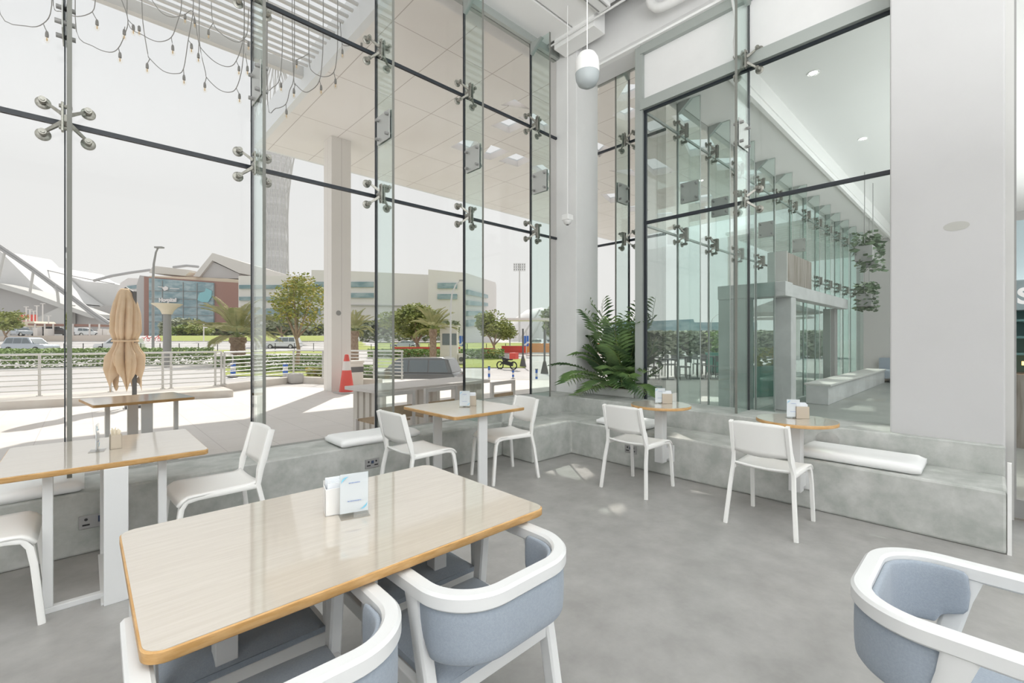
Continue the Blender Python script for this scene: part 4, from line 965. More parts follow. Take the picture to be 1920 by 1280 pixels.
# cars
def car(label, px, d, z0, rz, m, L=4.8, Wd=1.9, Hh=1.75, kind='suv', grp='cars on the road'):
    t = thing('car', label, 'car', gr(px, d, z0), rz, grp); a = L / 2; w = Wd / 2
    if kind == 'suv': low = [(-a, .45), (-a * .98, .95), (-a * .94, 1.02), (a * .42, 1.02), (a * .93, .92), (a, .70), (a * .99, .35), (-a * .98, .32)]; top = [(-a * .95, 1.0), (-a * .84, Hh * .96), (-a * .70, Hh), (a * .10, Hh * .98), (a * .22, Hh * .93), (a * .46, 1.0)]
    elif kind == 'sedan': low = [(-a, .45), (-a * .98, .88), (-a * .7, .95), (a * .42, .92), (a * .93, .78), (a, .6), (a * .99, .3), (-a * .98, .3)]; top = [(-a * .70, .93), (-a * .38, Hh * .97), (-a * .2, Hh), (a * .08, Hh * .98), (a * .2, Hh * .92), (a * .48, .9)]
    else: low = [(-a, .5), (-a, 1.05), (-a * .1, 1.05), (a * .5, 1.05), (a * .95, .95), (a, .7), (a * .99, .35), (-a * .98, .35)]; top = [(-a * .96, 1.0), (-a * .96, Hh), (a * .22, Hh), (a * .56, 1.0)]
    b = MB()
    def ext(poly, w0, w1):
        n = len(poly); zm = min(z for _, z in poly); zx = max(z for _, z in poly); V = []
        for s in (-1, 1):
            for x, z in poly: V.append((x, s * (w0 + (w1 - w0) * (z - zm) / (zx - zm)), z))
        b.add(V, [tuple(range(n))[::-1], tuple(range(n, 2 * n))] + [(i, (i + 1) % n, n + (i + 1) % n, n + i) for i in range(n)])
    ext(low, w, w * .96); ext(top, w * .94, w * .76)
    b.build('body', m, t, bevel=.06, smooth=40)
    zl, zh = 1.06, Hh * .93
    def ty(z): return w * .94 + (w * .76 - w * .94) * (z - 1.0) / (Hh - 1.0) + .012
    for s in (-1, 1):
        b = MB()
        for x0, x1, x2, x3 in ((-a * .86, -a * .48, -a * .48, -a * .78), (-a * .45, -a * .08, -a * .08, -a * .45), (-a * .05, a * .38, a * .15, -a * .05)):
            b.add([(x0, s * ty(zl), zl), (x1, s * ty(zl), zl), (x2, s * ty(zh), zh), (x3, s * ty(zh), zh)] + [(x0, s * (ty(zl) - .02), zl), (x1, s * (ty(zl) - .02), zl), (x2, s * (ty(zh) - .02), zh), (x3, s * (ty(zh) - .02), zh)], [(0, 1, 2, 3), (7, 6, 5, 4), (0, 4, 5, 1), (1, 5, 6, 2), (2, 6, 7, 3), (3, 7, 4, 0)])
        b.build('side_window', M['carg'], t)
    xs = (a * .475, 1.02, a * .24, Hh * .90) if kind != 'sedan' else (a * .49, .94, a * .22, Hh * .88)
    b = MB(); b.bar((xs[0], 0, xs[1]), (xs[2], 0, xs[3]), Wd * .80, .03, Wd * .68, .03); b.build('windscreen', M['carg'], t)
    for x in (-a * .62, a * .62):
        for s in (-1, 1):
            b = MB(); b.lathe([(0, -.11), (.2, -.11), (.34, -.10), (.34, .10), (.2, .11), (0, .11)], 20, (x, s * (w - .06), .34), Matrix.Rotation(R(90), 4, 'X')); wh = b.build('wheel', M['tyre'], t, smooth=40)
            MB().lathe([(0, -.005), (.2, -.005), (.21, .005), (0, .008)], 14, (x, s * (w + .055), .34), Matrix.Rotation(R(-90 * s), 4, 'X')).build('hub_cap', M['lgrey'], wh)
    return t
YR = YAW
car('silver estate car driving past behind the long hedge', 58, 52, -.05, YR, M['cars'], 4.9, 1.95, 1.78)
car('white van partly hidden behind the folded parasol', 224, 60, -.1, YR + R(180), M['carw'], 5.4, 1.9, 1.75, 'van')
car('white off-road car driving past the small acacia tree', 532, 66, .1, YR + R(180), M['carw'], 4.7, 1.95, 1.75)
car('silver saloon car under the broad green tree', 760, 74, -.1, YR + R(180), M['cars'], 4.6, 1.8, 1.4, 'sedan')
car('charcoal estate car parked close behind the terrace railing', 772, 21.5, -1.12, YR + R(172), M['card'], 4.7, 1.9, 1.72)
car('white car parked beyond the corner column beside the drive', 1010, 66, .05, YR + R(120), M['carw'], 4.5, 1.8, 1.5, 'sedan')
for k, (px, d, c, lab) in enumerate(((105, 82, 'card', 'dark off-road car parked up by the gate canopy'), (160, 90, 'carw', 'white car parked under the long gate canopy'), (40, 84, 'cars', 'silver-blue car behind the gate panels'), (662, 92, 'carw', 'white car far off behind the slim date palm'))):
    car(lab, px, d, 2.1 if px < 200 else .6, YR + R(60 + 20 * k), M[c], 4.6, 1.85, 1.7, grp='parked cars far off')
# motorbike
t = thing('motorbike', 'parked black delivery motorbike with a red top box', 'motorbike', tp(950, 36, .02), YAW + R(150))
for x in (-.62, .62):
    MB().tube([(x + .29 * math.cos(R(a)), 0, .30 + .29 * math.sin(R(a))) for a in range(0, 360, 20)], .05, 6, True).build('wheel', M['tyre'], t)
b = MB(); b.bar((-.55, 0, .4), (.3, 0, .55), .2, .3); b.bar((.3, 0, .6), (.62, 0, .3), .08, .08); b.bar((.32, 0, .6), (.42, 0, 1.0), .06, .06); b.bar((-.1, 0, .75), (.3, 0, .85), .26, .2); b.box(-.5, 0, -.12, .12, .72, .82)
b.build('frame', M['black'], t)
MB().bar((.40, -.34, 1.02), (.40, .34, 1.02), .04, .04).build('handlebar', M['black'], t)
MB().box(-.95, -.40, -.27, .27, .82, 1.32).build('top_box', M['redb'], t, bevel=.03)
# lamps and masts
def lamp(label, px, d, z0, zt, arm, m='mgrey', name='street_lamp'):
    t = thing(name, label, 'street lamp', gr(px, d, z0), 0, 'street lamps')
    r = arm * RGT; h = zt - z0
    MB().tube([(0, 0, 0), (0, 0, h * .72), tuple(r * .12 + Vector((0, 0, h * .86))), tuple(r * .45 + Vector((0, 0, h * .96))), tuple(r * .8 + Vector((0, 0, h)))], lambda q: .0095 * h * (1.15 - .5 * q), 8).build('pole', M[m], t, smooth=60)
    b = MB(); b.obox(r * .98 + Vector((0, 0, h + .02)), (max(.5, abs(arm) * .5), .25, .10), YAW); b.build('lamp_head', M['mgrey'], t)
    return t
lamp('tall street lamp with a curved neck in front of the hospital', 287, 30, -.02, 7.5, .42)
lamp('slender curved street lamp beside the guard booth', 845, 36, -1.0, 6.1, .95, 'lgrey')
t = thing('bell_lamp', 'thick grey lamp post topped by a cream bell-shaped shade', 'street lamp', gr(313.5, 23.5, -.02))
MB().tube([(0, 0, 0), (0, 0, 2.95)], lambda q: .19 if q < .5 else .17, 14).build('post', M['mgrey'], t, smooth=60)
MB().lathe([(.22, 2.75), (.30, 2.95), (.46, 3.12), (.66, 3.26), (.67, 3.29), (.40, 3.25), (.2, 3.05)], 28).build('shade', M['cream'], t, smooth=60)
t = thing('lamp_post', 'short white lamp post with side arm on the lawn by the clipped bushes', 'street lamp', gr(382, 74, 1.2))
MB().tube([(0, 0, 0), (0, 0, 3.0)], .09, 8).build('post', M['bwhite'], t); b = MB(); b.obox(Vector((0, 0, 2.2)) + RGT * .25, (.7, .15, .15), YAW); b.build('arm', M['bwhite'], t)
def mast(label, px, d, ytop, wpx, rows, cols):
    t = thing('floodlight_mast', label, 'floodlight', gr(px, d, 0), 0, 'stadium floodlights'); zt = H + (HZ - ytop) / F * d; w = wpx / F * d
    MB().tube([(0, 0, 0), (0, 0, zt)], lambda q: .0125 * zt * (1.2 - .6 * q), 10).build('pole', M['lgrey'], t, smooth=60)
    b = MB(); hh = w * .6
    for i in range(rows + 1): b.bar(RGT * -w / 2 + Vector((0, 0, zt - hh * i / rows)), RGT * w / 2 + Vector((0, 0, zt - hh * i / rows)), .12, .12)
    b.build('rack', M['lgrey'], t); b = MB()
    for i in range(rows):
        for j in range(cols): b.obox(RGT * (w * ((j + .5) / cols - .5)) + Vector((0, 0, zt - hh * (i + .45) / rows)), (w / cols * .7, .3, hh / rows * .6), YAW)
    b.build('floodlight_panel', M['truss'], t)
mast('tall floodlight mast standing against the sky near the round tree', 974, 150, 494, 23, 3, 6)
mast('more distant floodlight mast beside the corner column', 1037, 210, 548, 10, 3, 4)
# booth, banners, barriers
t = thing('guard_booth', 'small white guard booth with dark windows beneath the leaning palm', 'booth', gr(843, 40, -1.05), YAW)
MB().box(-.75, .72, -.6, .6, 0, 3.6).build('body', M['bwhite'], t); b = MB(); b.box(-.55, .1, -.63, -.58, 2.0, 3.0); b.box(.15, .68, -.63, -.58, 2.0, 3.0); b.build('window', M['carg'], t); MB().box(-.9, .85, -.75, .75, 3.6, 3.72).build('roof', M['bwhite'], t)
t = thing('air_conditioner', 'white outdoor air-conditioning unit beside the guard booth', 'air conditioner', gr(865, 40, -1.0), YAW)
MB().box(-.25, .25, -.25, .25, .3, 1.2).build('body', M['bwhite'], t, bevel=.02); MB().lathe([(.19, 0), (.21, .02), (.21, .04), (.15, .04)], 18, (.02, -.29, .7), Matrix.Rotation(R(-90), 4, 'X')).build('fan_guard', M['dgrey'], t)
for k, (px, d, lab) in enumerate(((866, 48, 'narrow blue banner on a pole behind the guard booth'), (987, 48, 'narrow blue banner on a pole by the drive gate'))):
    t = thing('street_banner', lab, 'banner', tp(px, d, 0), YAW, 'blue street banners')
    MB().tube([(0, 0, 0), (0, 0, 2.9)], .035, 6).build('pole', M['lgrey'], t); MB().box(-.26, .24, -.02, .02, 1.1, 2.2).build('banner_cloth', M['cblue'], t); MB().bar((-.2, -.03, 1.2), (.2, -.03, 1.55), .02, .18).build('stripe', M['bwhite'], t)
for px, d, lab in ((980.5, 38, 'dark tapered post at the drive gate beside the motorbike'), (1021, 33, 'grey tapered post near the corner column')):
    t = thing('gate_post', lab, 'post', tp(px, d, 0), 0, 'tapered gate posts')
    MB().tube([(0, 0, .8), (0, 0, 3.2)], .07, 8).build('post', M['dgrey'], t); MB().lathe([(.30, 0), (.10, .9), (0, .9)], 12).build('base', M['dgrey'], t, smooth=50)
for px, w, d, lab in ((778, 5, 50, 'low red and white road barrier under the bright tree'), (836, 3.2, 50, 'low red road barrier beside the guard booth'), (915, 1.4, 48, 'small red planter box behind the hedge'), (965, 3, 52, 'red roadside hoarding behind the motorbike')):
    o = MB().obox((0, 0, .4), (w, .4, .8), YAW).build('road_barrier', M['redb']); o.location = tp(px, d, .1); tag(o, lab, 'barrier', 'red roadside barriers')
t = thing('drive_canopy', 'thin white flat canopy on posts over the drive gate', 'canopy', gr(1000, 58, 0.3), YAW)
MB().box(-4.2, 3.0, -2, 2, 3.55, 3.8).build('roof', M['bwhite'], t)
for x in (-3.0, 1.6): MB().tube([(x, 0, -.3), (x, 0, 3.6)], .07, 8).build('post', M['mgrey'], t)
tag(MB().obox((0, 0, .5), (9, .5, 1.0), YAW).build('orange_barrier', M['orange']), 'low orange barrier far off beside the corner column', 'barrier').location = tp(1062, 50, .3)
# wire fence of dark posts
t = thing('wire_fence', 'long low fence of thin dark posts and wires along the far lawn', 'fence', (0, 0, 0)); f0 = tp(120, 48); t.location = f0
for k in range(25):
    p = tp(120 + 36 * k, 48 + 8 * (k / 24)) - f0; MB().tube([p, p + Vector((0, 0, 1.05))], .04, 6).build('post', M['black'], t)
b = MB()
for h in (.4, .75, 1.0): b.tube([tp(120 + 36 * k, 48 + 8 * (k / 24)) - f0 + Vector((0, 0, h)) for k in range(25)], .012, 4)
b.build('wire', M['mgrey'], t)
# gate zone at the stadium side
tag(MB().slab([(-120, 656), (-120, 630), (0, 630), (240, 627), (252, 655)], 74, 1.2).build('retaining_wall', M['sand']), 'long sandy retaining wall behind the road', 'wall')['kind'] = 'structure'
t = thing('gate_canopy', 'long brown flat gate canopy with white posts in front of the stadium', 'canopy', at(50, 630, 78)); o0 = t.location.copy()
b = MB().slab([(52, 606), (120, 607), (186, 608), (186, 612), (52, 610)], 78, 4); b.v = [tuple(Vector(v) - o0) for v in b.v]; b.build('roof', M['brown'], t)
for px in (66, 84, 100, 137, 168, 186):
    b = MB(); p = at(px, 607, 77.8) - o0; b.tube([p + Vector((0, 0, -2.1)), p], .12, 6); b.build('post', M['bwhite'], t)
for px, y0, y1, lab in ((66, 614, 632, 'white gate pier, the one close by the red board'), (86, 616, 632, 'white gate pier beside the dark off-road car'), (187, 616, 632, 'white gate pier beside the folded parasol'), (197, 617, 631, 'pale grey gate cabinet beside the folded parasol')):
    tag(MB().slab([(px - 4, y1), (px - 4, y0), (px + 4, y0), (px + 4, y1)], 76, .8).build('gate_pier', M['bwhite']), lab, 'gate pier', 'gate piers')
tag(MB().slab([(-30, 630), (-30, 611), (16, 611), (16, 630)], 76, .3).build('gate_screen', M['lgrey']), 'grey panelled gate beneath the letter A board', 'gate')
t = thing('letter_board', 'small pale board with a large letter A above the grey gate', 'sign', at(15, 606, 76)); MB().obox((0, .1, 0), (1.2, .1, .75), YAW).build('board', M['bwhite'], t); MB().box(-.06, .06, .1, .22, -4.3, 0).build('post', M['mgrey'], t)
textpart('lettering', 'A', .62, M['brown'], t, tuple(FWD * -.03), (R(90), 0, YAW), .02, .02)
t = thing('red_board', 'red shop board with white lettering under the stadium roof', 'sign', at(48, 596, 90), 0); MB().obox((0, 0, 0), (4.5, .3, 1.35), YAW).build('board', M['redb'], t); MB().box(-.1, .1, .2, .4, -4.6, 0).build('post', M['mgrey'], t)
textpart('lettering', 'cotlo', .95, M['bwhite'], t, tuple(FWD * -.25 + Vector((0, 0, -.3))), (R(90), 0, YAW), .03, .015)
tag(MB().slab([(24, 612), (26, 603), (62, 602), (66, 606), (64, 612)], 86, 4).build('tent_awning', M['cream']), 'cream tent awning below the red board', 'awning')
for k, (px, yt) in enumerate(((49, 575), (56, 580), (63, 583), (69, 573), (80, 569), (91, 592))):
    t = thing('light_mast', 'thin white twin-arm light mast before the stadium, %s of six' % ORD[k], 'light mast', gr(px, 88, 2), 0, 'white light masts'); z = H + (HZ - yt) / F * 88 - 2
    MB().tube([(0, 0, 0), (0, 0, z)], .09, 6).build('pole', M['bwhite'], t); b = MB(); b.obox((0, 0, z), (.9, .15, .12), YAW); b.build('head', M['bwhite'], t)
t = thing('red_bicycles', 'row of red bicycles parked on the far pavement', 'bicycle', (0, 0, 0)); t.name = 'bicycle_rank'
t.location = tp(283, 74, 0.0)
for i in range(3):
    b = MB(); x0 = i * .9 - .9
    for x in (-.45, .45): b.tube([RGT * (x0 + x + .28 * math.cos(R(a))) + Vector((0, 0, .3 + .28 * math.sin(R(a)))) for a in range(0, 360, 30)], .04, 5, True)
    b.bar(RGT * (x0 - .4) + Vector((0, 0, .35)), RGT * (x0 + .3) + Vector((0, 0, .8)), .08, .08); b.bar(RGT * (x0 + .45) + Vector((0, 0, .3)), RGT * (x0 + .3) + Vector((0, 0, .95)), .08, .08); b.build('bicycle', M['redb'], t)

# stadium
sd = 210
t = thing('stadium', 'grey stadium with white tent roof slung from a great arch truss', 'stadium', (0, 0, 0)); t.location = gr(100, sd); o0 = t.location.copy()
def loc_build(b, name, m, **k): b.v = [tuple(Vector(v) - o0) for v in b.v]; return b.build(name, m, t, **k)
loc_build(MB().slab([(-150, 635), (-150, 525), (-40, 533), (0, 537), (60, 557), (118, 577), (190, 600), (262, 614), (262, 635)], sd + 8, 30), 'wall', M['bgrey'])
loc_build(MB().slab([(-150, 520), (-40, 527), (0, 531), (50, 545), (118, 570), (170, 588), (170, 596), (118, 579), (55, 556), (0, 540), (-150, 530)], sd + 3, 12), 'roof_edge', M['lgrey'])
loc_build(MB().slab([(-150, 470), (0, 470), (30, 500), (60, 530), (110, 566), (60, 548), (0, 532), (-150, 524)], sd + 14, 25), 'tent_roof', M['tent'], smooth=30)
loc_build(MB().slab([(100, 500), (124, 516), (160, 527), (214, 532), (250, 540), (270, 560), (262, 590), (200, 575), (160, 568), (130, 545), (108, 525)], sd + 40, 30), 'tent_roof', M['tent'], smooth=30)
loc_build(MB().slab([(170, 600), (176, 575), (215, 572), (240, 578), (262, 585), (262, 634), (170, 634)], sd + 20, 20), 'wall', M['bgrey'])
A = [(-150, 400), (-70, 425), (0, 460), (30, 480), (62, 502), (100, 530), (140, 558), (175, 585), (205, 605)]
for off in (0, 6):
    loc_build(MB().tube([at(x, y + off, sd) for x, y in A], .62, 6), 'arch_chord', M['truss'])
b = MB()
for i in range(len(A) - 1):
    for j in range(5):
        u = j / 5; x = A[i][0] + (A[i + 1][0] - A[i][0]) * u; y = A[i][1] + (A[i + 1][1] - A[i][1]) * u; u2 = u + .1; x2 = A[i][0] + (A[i + 1][0] - A[i][0]) * u2; y2 = A[i][1] + (A[i + 1][1] - A[i][1]) * u2
        b.bar(at(x, y, sd), at(x2, y2 + 6, sd), .35, .35); b.bar(at(x2, y2 + 6, sd), at(x2 + (A[i + 1][0] - A[i][0]) * .1, y2 + (A[i + 1][1] - A[i][1]) * .1, sd), .35, .35)
loc_build(b, 'arch_lattice', M['truss'])
for (x0, y0, x1, y1) in ((9, 472, -4, 530), (63, 506, 56, 550), (106, 535, 110, 570)): loc_build(MB().tube([at(x0, y0, sd), at(x1, y1, sd + 2)], .55, 6), 'strut', M['lgrey'])
for pth in ([(78, 504), (120, 514), (165, 523), (215, 532)], [(176, 526), (210, 517), (245, 511), (282, 506)], [(325, 501), (350, 498), (372, 500)]): loc_build(MB().tube([at(x, y, sd + 30) for x, y in pth], .7 if pth[0][0] != 78 else .25, 6), 'roof_cable', M['truss'])
loc_build(MB().slab([(60, 600), (120, 571), (130, 571), (130, 632), (60, 632)], sd + 4, 3), 'pier', M['lgrey'])
# hospital
hd = 150
t = thing('hospital_building', 'hospital with a large blue-green glass front, brown side cladding and white gabled roof', 'building', (0, 0, 0)); t.location = gr(330, hd); o0 = t.location.copy()
loc_build(MB().slab([(256, 642), (256, 534), (262, 516), (280, 518), (280, 642)], hd + 4, 25), 'wall', M['bgrey'])
loc_build(MB().slab([(219, 610), (219, 548), (226, 530), (240, 521), (272, 522), (272, 632), (219, 632)], hd + 8, 20), 'side_block', M['bwhite'])
loc_build(MB().slab([(228, 545), (238, 536), (256, 534), (256, 541), (236, 541)], hd + 7.6, .6), 'strip_window', M['bglass'])
loc_build(MB().slab([(270, 642), (270, 518), (280, 519), (400, 527), (448, 530), (448, 642)], hd, 30), 'brown_wall', M['brown'])
loc_build(MB().slab([(279, 607), (279, 521), (400, 530), (400, 615), (384, 632), (279, 632)], hd - .6, .8), 'glass_front', M['bglass'])
b = MB()
for x in (304, 343, 369): b.slab([(x - .4, 612), (x - .4, 524 + (x - 279) * .074), (x + .4, 524 + (x - 279) * .074), (x + .4, 612)], hd - .8, .3)
for y in (545, 560, 575, 590, 603): b.slab([(279, y), (279, y - .7), (400, y + 1), (400, y + 1.7)], hd - .8, .3)
loc_build(b, 'mullion', M['mgrey'])
loc_build(MB().slab([(370, 562), (374, 549), (384, 546), (386, 540), (397, 545), (396, 556), (390, 566), (378, 566)], hd - 1, .3), 'graphic', M['teal'])
loc_build(MB().slab([(304, 540), (310, 536), (315, 539), (314, 543), (308, 545)], hd - 1, .3), 'emblem', M['bwhite'])
for x0, x1, y in ((296, 306, 538), (318, 336, 541)): loc_build(MB().slab([(x0, y), (x0, y - 1.2), (x1, y - .4), (x1, y + .8)], hd - 1, .2), 'small_lettering', M['bwhite'])
textpart('lettering', 'Hospital', 9.4 * hd / F * 1.02, M['bwhite'], t, tuple(at(314.5, 562.5, hd - 1.3) - o0), (R(90), 0, YAW), .15, .10)
loc_build(MB().slab([(279, 511), (287, 498), (355, 506), (355, 510), (347, 517)], hd + 6, 8), 'roof_blade', M['roofm'])
loc_build(MB().slab([(362, 518), (398, 474), (402, 475), (475, 497), (475, 516), (448, 512), (398, 488), (374, 519)], hd + 2, 26), 'gable_roof', M['roofm'])
loc_build(MB().slab([(372, 519), (398, 490), (448, 513), (450, 522), (412, 522)], hd + 3, 22), 'gable_wall', M['bgrey'])
loc_build(MB().slab([(280, 517), (350, 519), (412, 521), (448, 524), (448, 531), (400, 528), (280, 521)], hd + 3, 5), 'fascia', M['cream'])
# office block
od = 112
t = thing('office_building', 'wide pale office block with blue strip windows and a taller end', 'building', (0, 0, 0)); t.location = gr(760, od); o0 = t.location.copy()
loc_build(MB().slab([(447, 640), (447, 517), (584, 517), (584, 506), (640, 507), (660, 508), (806, 515), (806, 640)], od + 6, 30), 'low_block', M['bwhite'])
loc_build(MB().slab([(803, 640), (803, 505), (872, 511), (872, 640)], od, 40), 'tall_block', M['bwhite'])
# receding side face of the tall block
p0, p1 = at(870, 511, od), at(929, 529, od * 1.17); p2 = at(870, 505, od + 20)
b = MB(); b.prism([(q.x, q.y) for q in (gr(872, od), gr(929, od * 1.17), gr(929, od * 1.17) + FWD * 8, gr(872, od) + FWD * 26)], -1, p0.z); loc_build(b, 'side_block', M['bwhite'])
def strip(x0, x1, y0, y1, d, name='strip_window', dy=0): loc_build(MB().slab([(x0, y1), (x0, y0), (x1, y0 + dy), (x1, y1 + dy)], d, .7), name, M['bglass'])
for y0, y1 in ((528, 538), (549, 558)): strip(652, 700, y0, y1, od + 5.6); strip(590, 612, y0, y1, od + 5.6)
for y0, y1 in ((534, 541), (556, 563), (578, 590)): strip(448, 600, y0, y1, od + 5.6)
for y0, y1 in ((530, 540.5), (551, 560.5)): strip(820, 857, y0, y1, od - .4)
for (ya, yb, yc, yd) in ((543, 552, 553, 559), (563, 572, 568, 574), (583, 592, 584, 589), (600, 612, 598, 606)):
    b = MB(); a0, a1 = at(875, ya, od + .4), at(912, yc, od * 1.115); b0, b1 = at(875, yb, od + .4), at(912, yd, od * 1.115); n = Vector((-FWD.x * .35, -FWD.y * .35, 0)) + RGT * .5
    V = [q + n for q in (b0, a0, a1, b1)]; b.add(V + [q - n * 2 for q in V], [(0, 1, 2, 3), (7, 6, 5, 4), (0, 4, 5, 1), (1, 5, 6, 2), (2, 6, 7, 3), (3, 7, 4, 0)]); loc_build(b, 'strip_window', M['bglass'])
loc_build(MB().slab([(640, 572), (640, 570), (760, 572), (760, 574)], od + 5.5, .5), 'ledge', M['bgrey'])
# tower in the haze
td = 620
t = thing('tower', 'tall pale latticed tower with a widening top, half lost in the haze', 'tower', (0, 0, 0)); t.location = gr(518, td); o0 = t.location.copy()
def ring(y): return H + (HZ - y) / F * td
pr = [(29, 640), (24, 560), (21, 510), (20.5, 470), (20, 430), (20, 400), (21.5, 365), (24, 340), (27, 315), (31, 290), (36, 262), (42, 235), (40, 200), (22, 150), (4, 100)]
MB().lathe([(w / F * td * .82, ring(y)) for w, y in pr[:11]], 24).build('core', M['tower'], t, smooth=60)
b = MB()
for k in range(18):
    for s in (1, -1):
        b.tube([(w / F * td * math.cos(6.283 * (k / 18 + s * i * .03)), w / F * td * math.sin(6.283 * (k / 18 + s * i * .03)), ring(y)) for i, (w, y) in enumerate(pr)], .55, 4)
b.build('lattice', M['lgrey'], t)
# white dome hall
t = thing('dome_hall', 'faint white domed sports hall behind the drive canopy', 'building', gr(1015, 190)); R0 = 62 / F * 190
MB().lathe([(R0, 0), (R0 * .98, R0 * .35), (R0 * .8, R0 * .75), (R0 * .45, R0 * 1.0), (0, R0 * 1.08)], 32).build('dome_roof', M['tent'], t, smooth=60)
for s in (-1, 1): MB().tube([RGT * (s * R0 * .1) - FWD * R0 * .9 + Vector((0, 0, R0 * .95)), RGT * (R0 * (-.75 if s < 0 else -.45)) - FWD * R0 * 1.1], .4, 6).build('mast_cable', M['lgrey'], t)
# ---------------------------------------------------------------- beyond the lobby glass
t = thing('entrance_portal', 'grey stone entrance portal with pale and boarded boxes on its lintel', 'portal', (10, 3, 0))
MB().box(-.30, -.05, .34, .95, 0, 2.24).build('column', M['portal'], t, bevel=.01)
MB().box(.09, .41, -.30, .02, 0, 2.24).build('column', M['portal'], t, bevel=.01)
MB().box(4.6, 4.9, -.12, .15, 0, 2.24).build('column', M['mgrey'], t, bevel=.01)
b = MB(); b.box(-.34, .12, -.32, .95, 2.24, 2.52); b.box(.12, 5.2, -.30, -.08, 2.24, 2.50)
b.build('lintel', M['portal'], t, bevel=.01)
MB().box(0, .03, -.25, .10, 2.52, 3.15).build('sign_face', M['lgrey'], t)
MB().box(.03, 1.75, -.25, .10, 2.52, 3.12).build('boarded_box', M['wslat'], t)
t = thing('planter_box', 'dark green planter box with flowering shrubs outside, seen in the portal opening', 'planter', (12.5, 3.95, 0), R(-20))
MB().box(-.7, .7, -.25, .25, 0, .75).build('box', M['greenb'], t, bevel=.02)
leafy(200, lambda: (random.uniform(-.65, .65), random.uniform(-.22, .22), .75 + random.random() * .45), .08).build('shrub', M['yleaf'], t, recalc=False)
t = thing('planter_box', 'pale green glazed planter box outside, seen just before the grey portal column', 'planter', (19.9, 8.25, 0))
MB().box(-.3, .3, -.3, .3, 0, .85).build('box', M['greenb'], t, bevel=.02)
leafy(160, lambda: (random.uniform(-.28, .32), random.uniform(-.28, .28), .85 + random.random() * .9), .09).build('shrub', M['hedge'], t, recalc=False)
# second terrace: parasols, tables and hedges outside the lobby glass
def open_parasol(label, loc, w, m):
    t = thing('terrace_parasol', label, 'parasol', loc, 0, 'parasols outside the lobby')
    MB().tube([(0, 0, 0), (0, 0, 2.9)], .035, 8).build('pole', M['mgrey'], t)
    b = MB(); n = 8; V = [(0, 0, 2.9)] + [(w * math.cos(6.283 * i / n), w * math.sin(6.283 * i / n), 2.35) for i in range(n)]
    b.add(V, [(0, i + 1, (i + 1) % n + 1) for i in range(n)]); b.build('canopy', m, t, solid=.02)
    return t
pz = open_parasol('open grey parasol seen through the portal opening', (18.6, 5.45, 0), 1.5, M['bgrey'])
dup(pz, (22.5, 6.6, 0), R(10), 'open grey parasol further off beyond the portal opening')
t = thing('folded_parasol', 'folded terracotta parasol seen through the portal opening', 'parasol', (16.4, 4.62, 0))
MB().tube([(0, 0, 0), (0, 0, 2.6)], .03, 8).build('pole', M['dgrey'], t)
MB().grid(lambda u, v: ((.16 + .10 * v + .04 * math.sin(50 * u)) * math.cos(6.283 * u), (.16 + .10 * v + .04 * math.sin(50 * u)) * math.sin(6.283 * u), 2.55 - 1.75 * v), 60, 8).build('canvas', M['orange'], t, smooth=70)
def small_table(label):
    t = thing('cafe_table', label, 'cafe table', (0, 0, 0), 0, 'small tables outside the lobby')
    MB().lathe([(0, .71), (.34, .71), (.34, .74), (0, .74)], 20).build('tabletop', M['dgrey'], t); MB().tube([(0, 0, 0), (0, 0, .71)], .03, 8).build('post', M['dgrey'], t); MB().lathe([(0, 0), (.22, 0), (.22, .02), (0, .02)], 16).build('base', M['dgrey'], t)
    return t
def small_chair(label):
    t = thing('cafe_chair', label, 'cafe chair', (0, 0, 0), 0, 'small chairs outside the lobby')
    MB().box(-.2, .2, -.2, .2, .43, .45).build('seat', M['dgrey'], t); MB().box(-.2, .2, -.22, -.19, .60, .82).build('backrest', M['dgrey'], t)
    for x in (-.18, .18):
        for y in (-.19, .18): MB().tube([(x, y, 0), (x, y, .82 if y < 0 else .43)], .014, 6).build('leg', M['dgrey'], t)
    return t
st = sc_ = None; k = 0
for i, (px, d) in enumerate(((1226, 17.5), (1252, 16), (1285, 18), (1308, 16.5), (1338, 18.5), (1356, 17))):
    p = gr(px, d)
    lab = 'small dark cafe table outside the lobby glass, %s along from the palm' % ORD[i]
    st = dup(st, p, 0, lab) if st else small_table(lab); st.location = p if i == 0 else st.location
    for s, w_ in ((-1, 'one side'), (1, 'the other side')):
        lab = 'dark cafe chair on %s of the %s cafe table from the palm' % (w_, ORD[i]); q = p + RGT * (.55 * s)
        if sc_: dup(sc_, q, R(90 * s) + YAW, lab)
        else: sc_ = small_chair(lab); sc_.location = q; sc_.rotation_euler = (0, 0, R(90 * s) + YAW)
hedge('far hedge band outside the lobby glass beyond the cafe tables', 1195, 1560, 38, 36, -.1, 2.1, 1.5, 11000, .22, M['dgreen'], 'hedges outside the lobby')
tag(MB().slab([(1150, 640), (1150, 604), (1240, 601), (1300, 598), (1302, 604), (1420, 604), (1420, 640)], 90, 10).build('distant_building', M['bglass']), 'low pale blue building far off beyond the lobby glass', 'building')
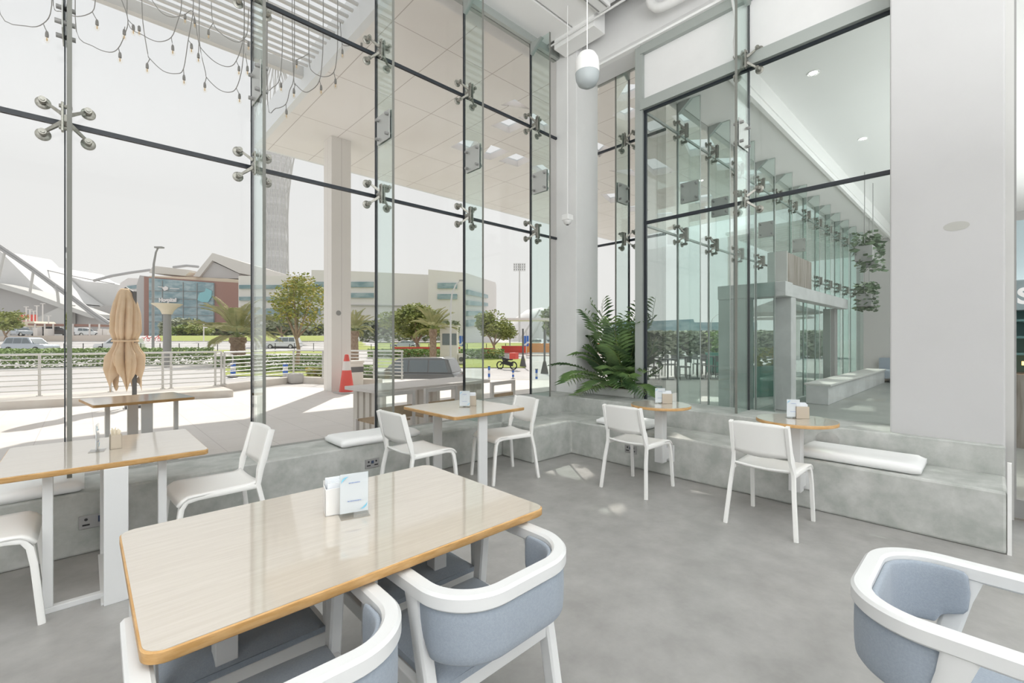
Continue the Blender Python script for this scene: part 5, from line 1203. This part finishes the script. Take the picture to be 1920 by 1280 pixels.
lamp('bent street lamp far off beyond the lobby glass', 1333, 60, 0, 4.9, 1.7, 'lgrey')
t = thing('far_pergola', 'pale flat pergola roof with slats far beyond the lobby glass', 'pergola', (31, 7.0, 7.0))
b = MB()
for i in range(26): b.box(-6 + i * .5, -5.75 + i * .5, -2.8, 2.8, 0, .15)
b.build('slat_panel', M['lgrey'], t); MB().box(-6.2, 7, -3.0, -2.8, -.25, .3).build('edge_beam', M['bwhite'], t)
for x, y in ((-5.5, 2.6), (6, 2.6)): MB().box(x - .2, x + .2, y - .2, y + .2, -7, 0).build('post', M['bwhite'], t)
# lobby furniture
t = thing('lobby_bench', 'long low grey lobby bench running away along the lobby glass', 'bench', (0, 0, 0)); t.location = (14.5, 2.60, 0)
MB().box(-2.9, 4.5, -.2, .22, 0, .40).build('plinth', M['portal'], t, bevel=.01); MB().box(-2.9, 4.5, -.24, .26, .40, .45).build('seat', M['lgrey'], t, bevel=.01)
t = thing('lobby_sofa', 'blue-grey lobby sofa near the end wall', 'sofa', (19.45, 1.75, 0), R(-90))
MB().box(-.9, .9, -.35, .35, .12, .42).build('seat', M['blue'], t, bevel=.05); MB().box(-.9, .9, .25, .42, .3, .8).build('backrest', M['blue'], t, bevel=.05)
for x in (-.8, .8): MB().box(x - .03, x + .03, -.3, .3, 0, .12).build('foot', M['dgrey'], t)
def wall_planter(label, loc, w):
    t = thing('hanging_planter', label, 'planter', loc, 0, 'hanging planters in the lobby')
    MB().box(-w / 2, w / 2, -.16, .16, 0, .34).build('box', M['mgrey'], t, bevel=.01)
    leafy(420, lambda: (random.uniform(-.55, .55) * w, random.uniform(-.22, .22), .2 + random.uniform(-.3, .45)), .07).build('foliage', M['dark_leaf'], t, recalc=False)
    for s in (-1, 1): MB().tube([(s * w * .4, 0, .34), (s * w * .4, 0, 5.15 - loc[2])], .008, 6).build('hanger', M['mgrey'], t)
wall_planter('dark leafy hanging planter box high in the lobby', (13.2, 1.95, 3.15), 1.3)
wall_planter('small leafy hanging planter box lower in the lobby', (15.6, 2.35, 2.3), .9)
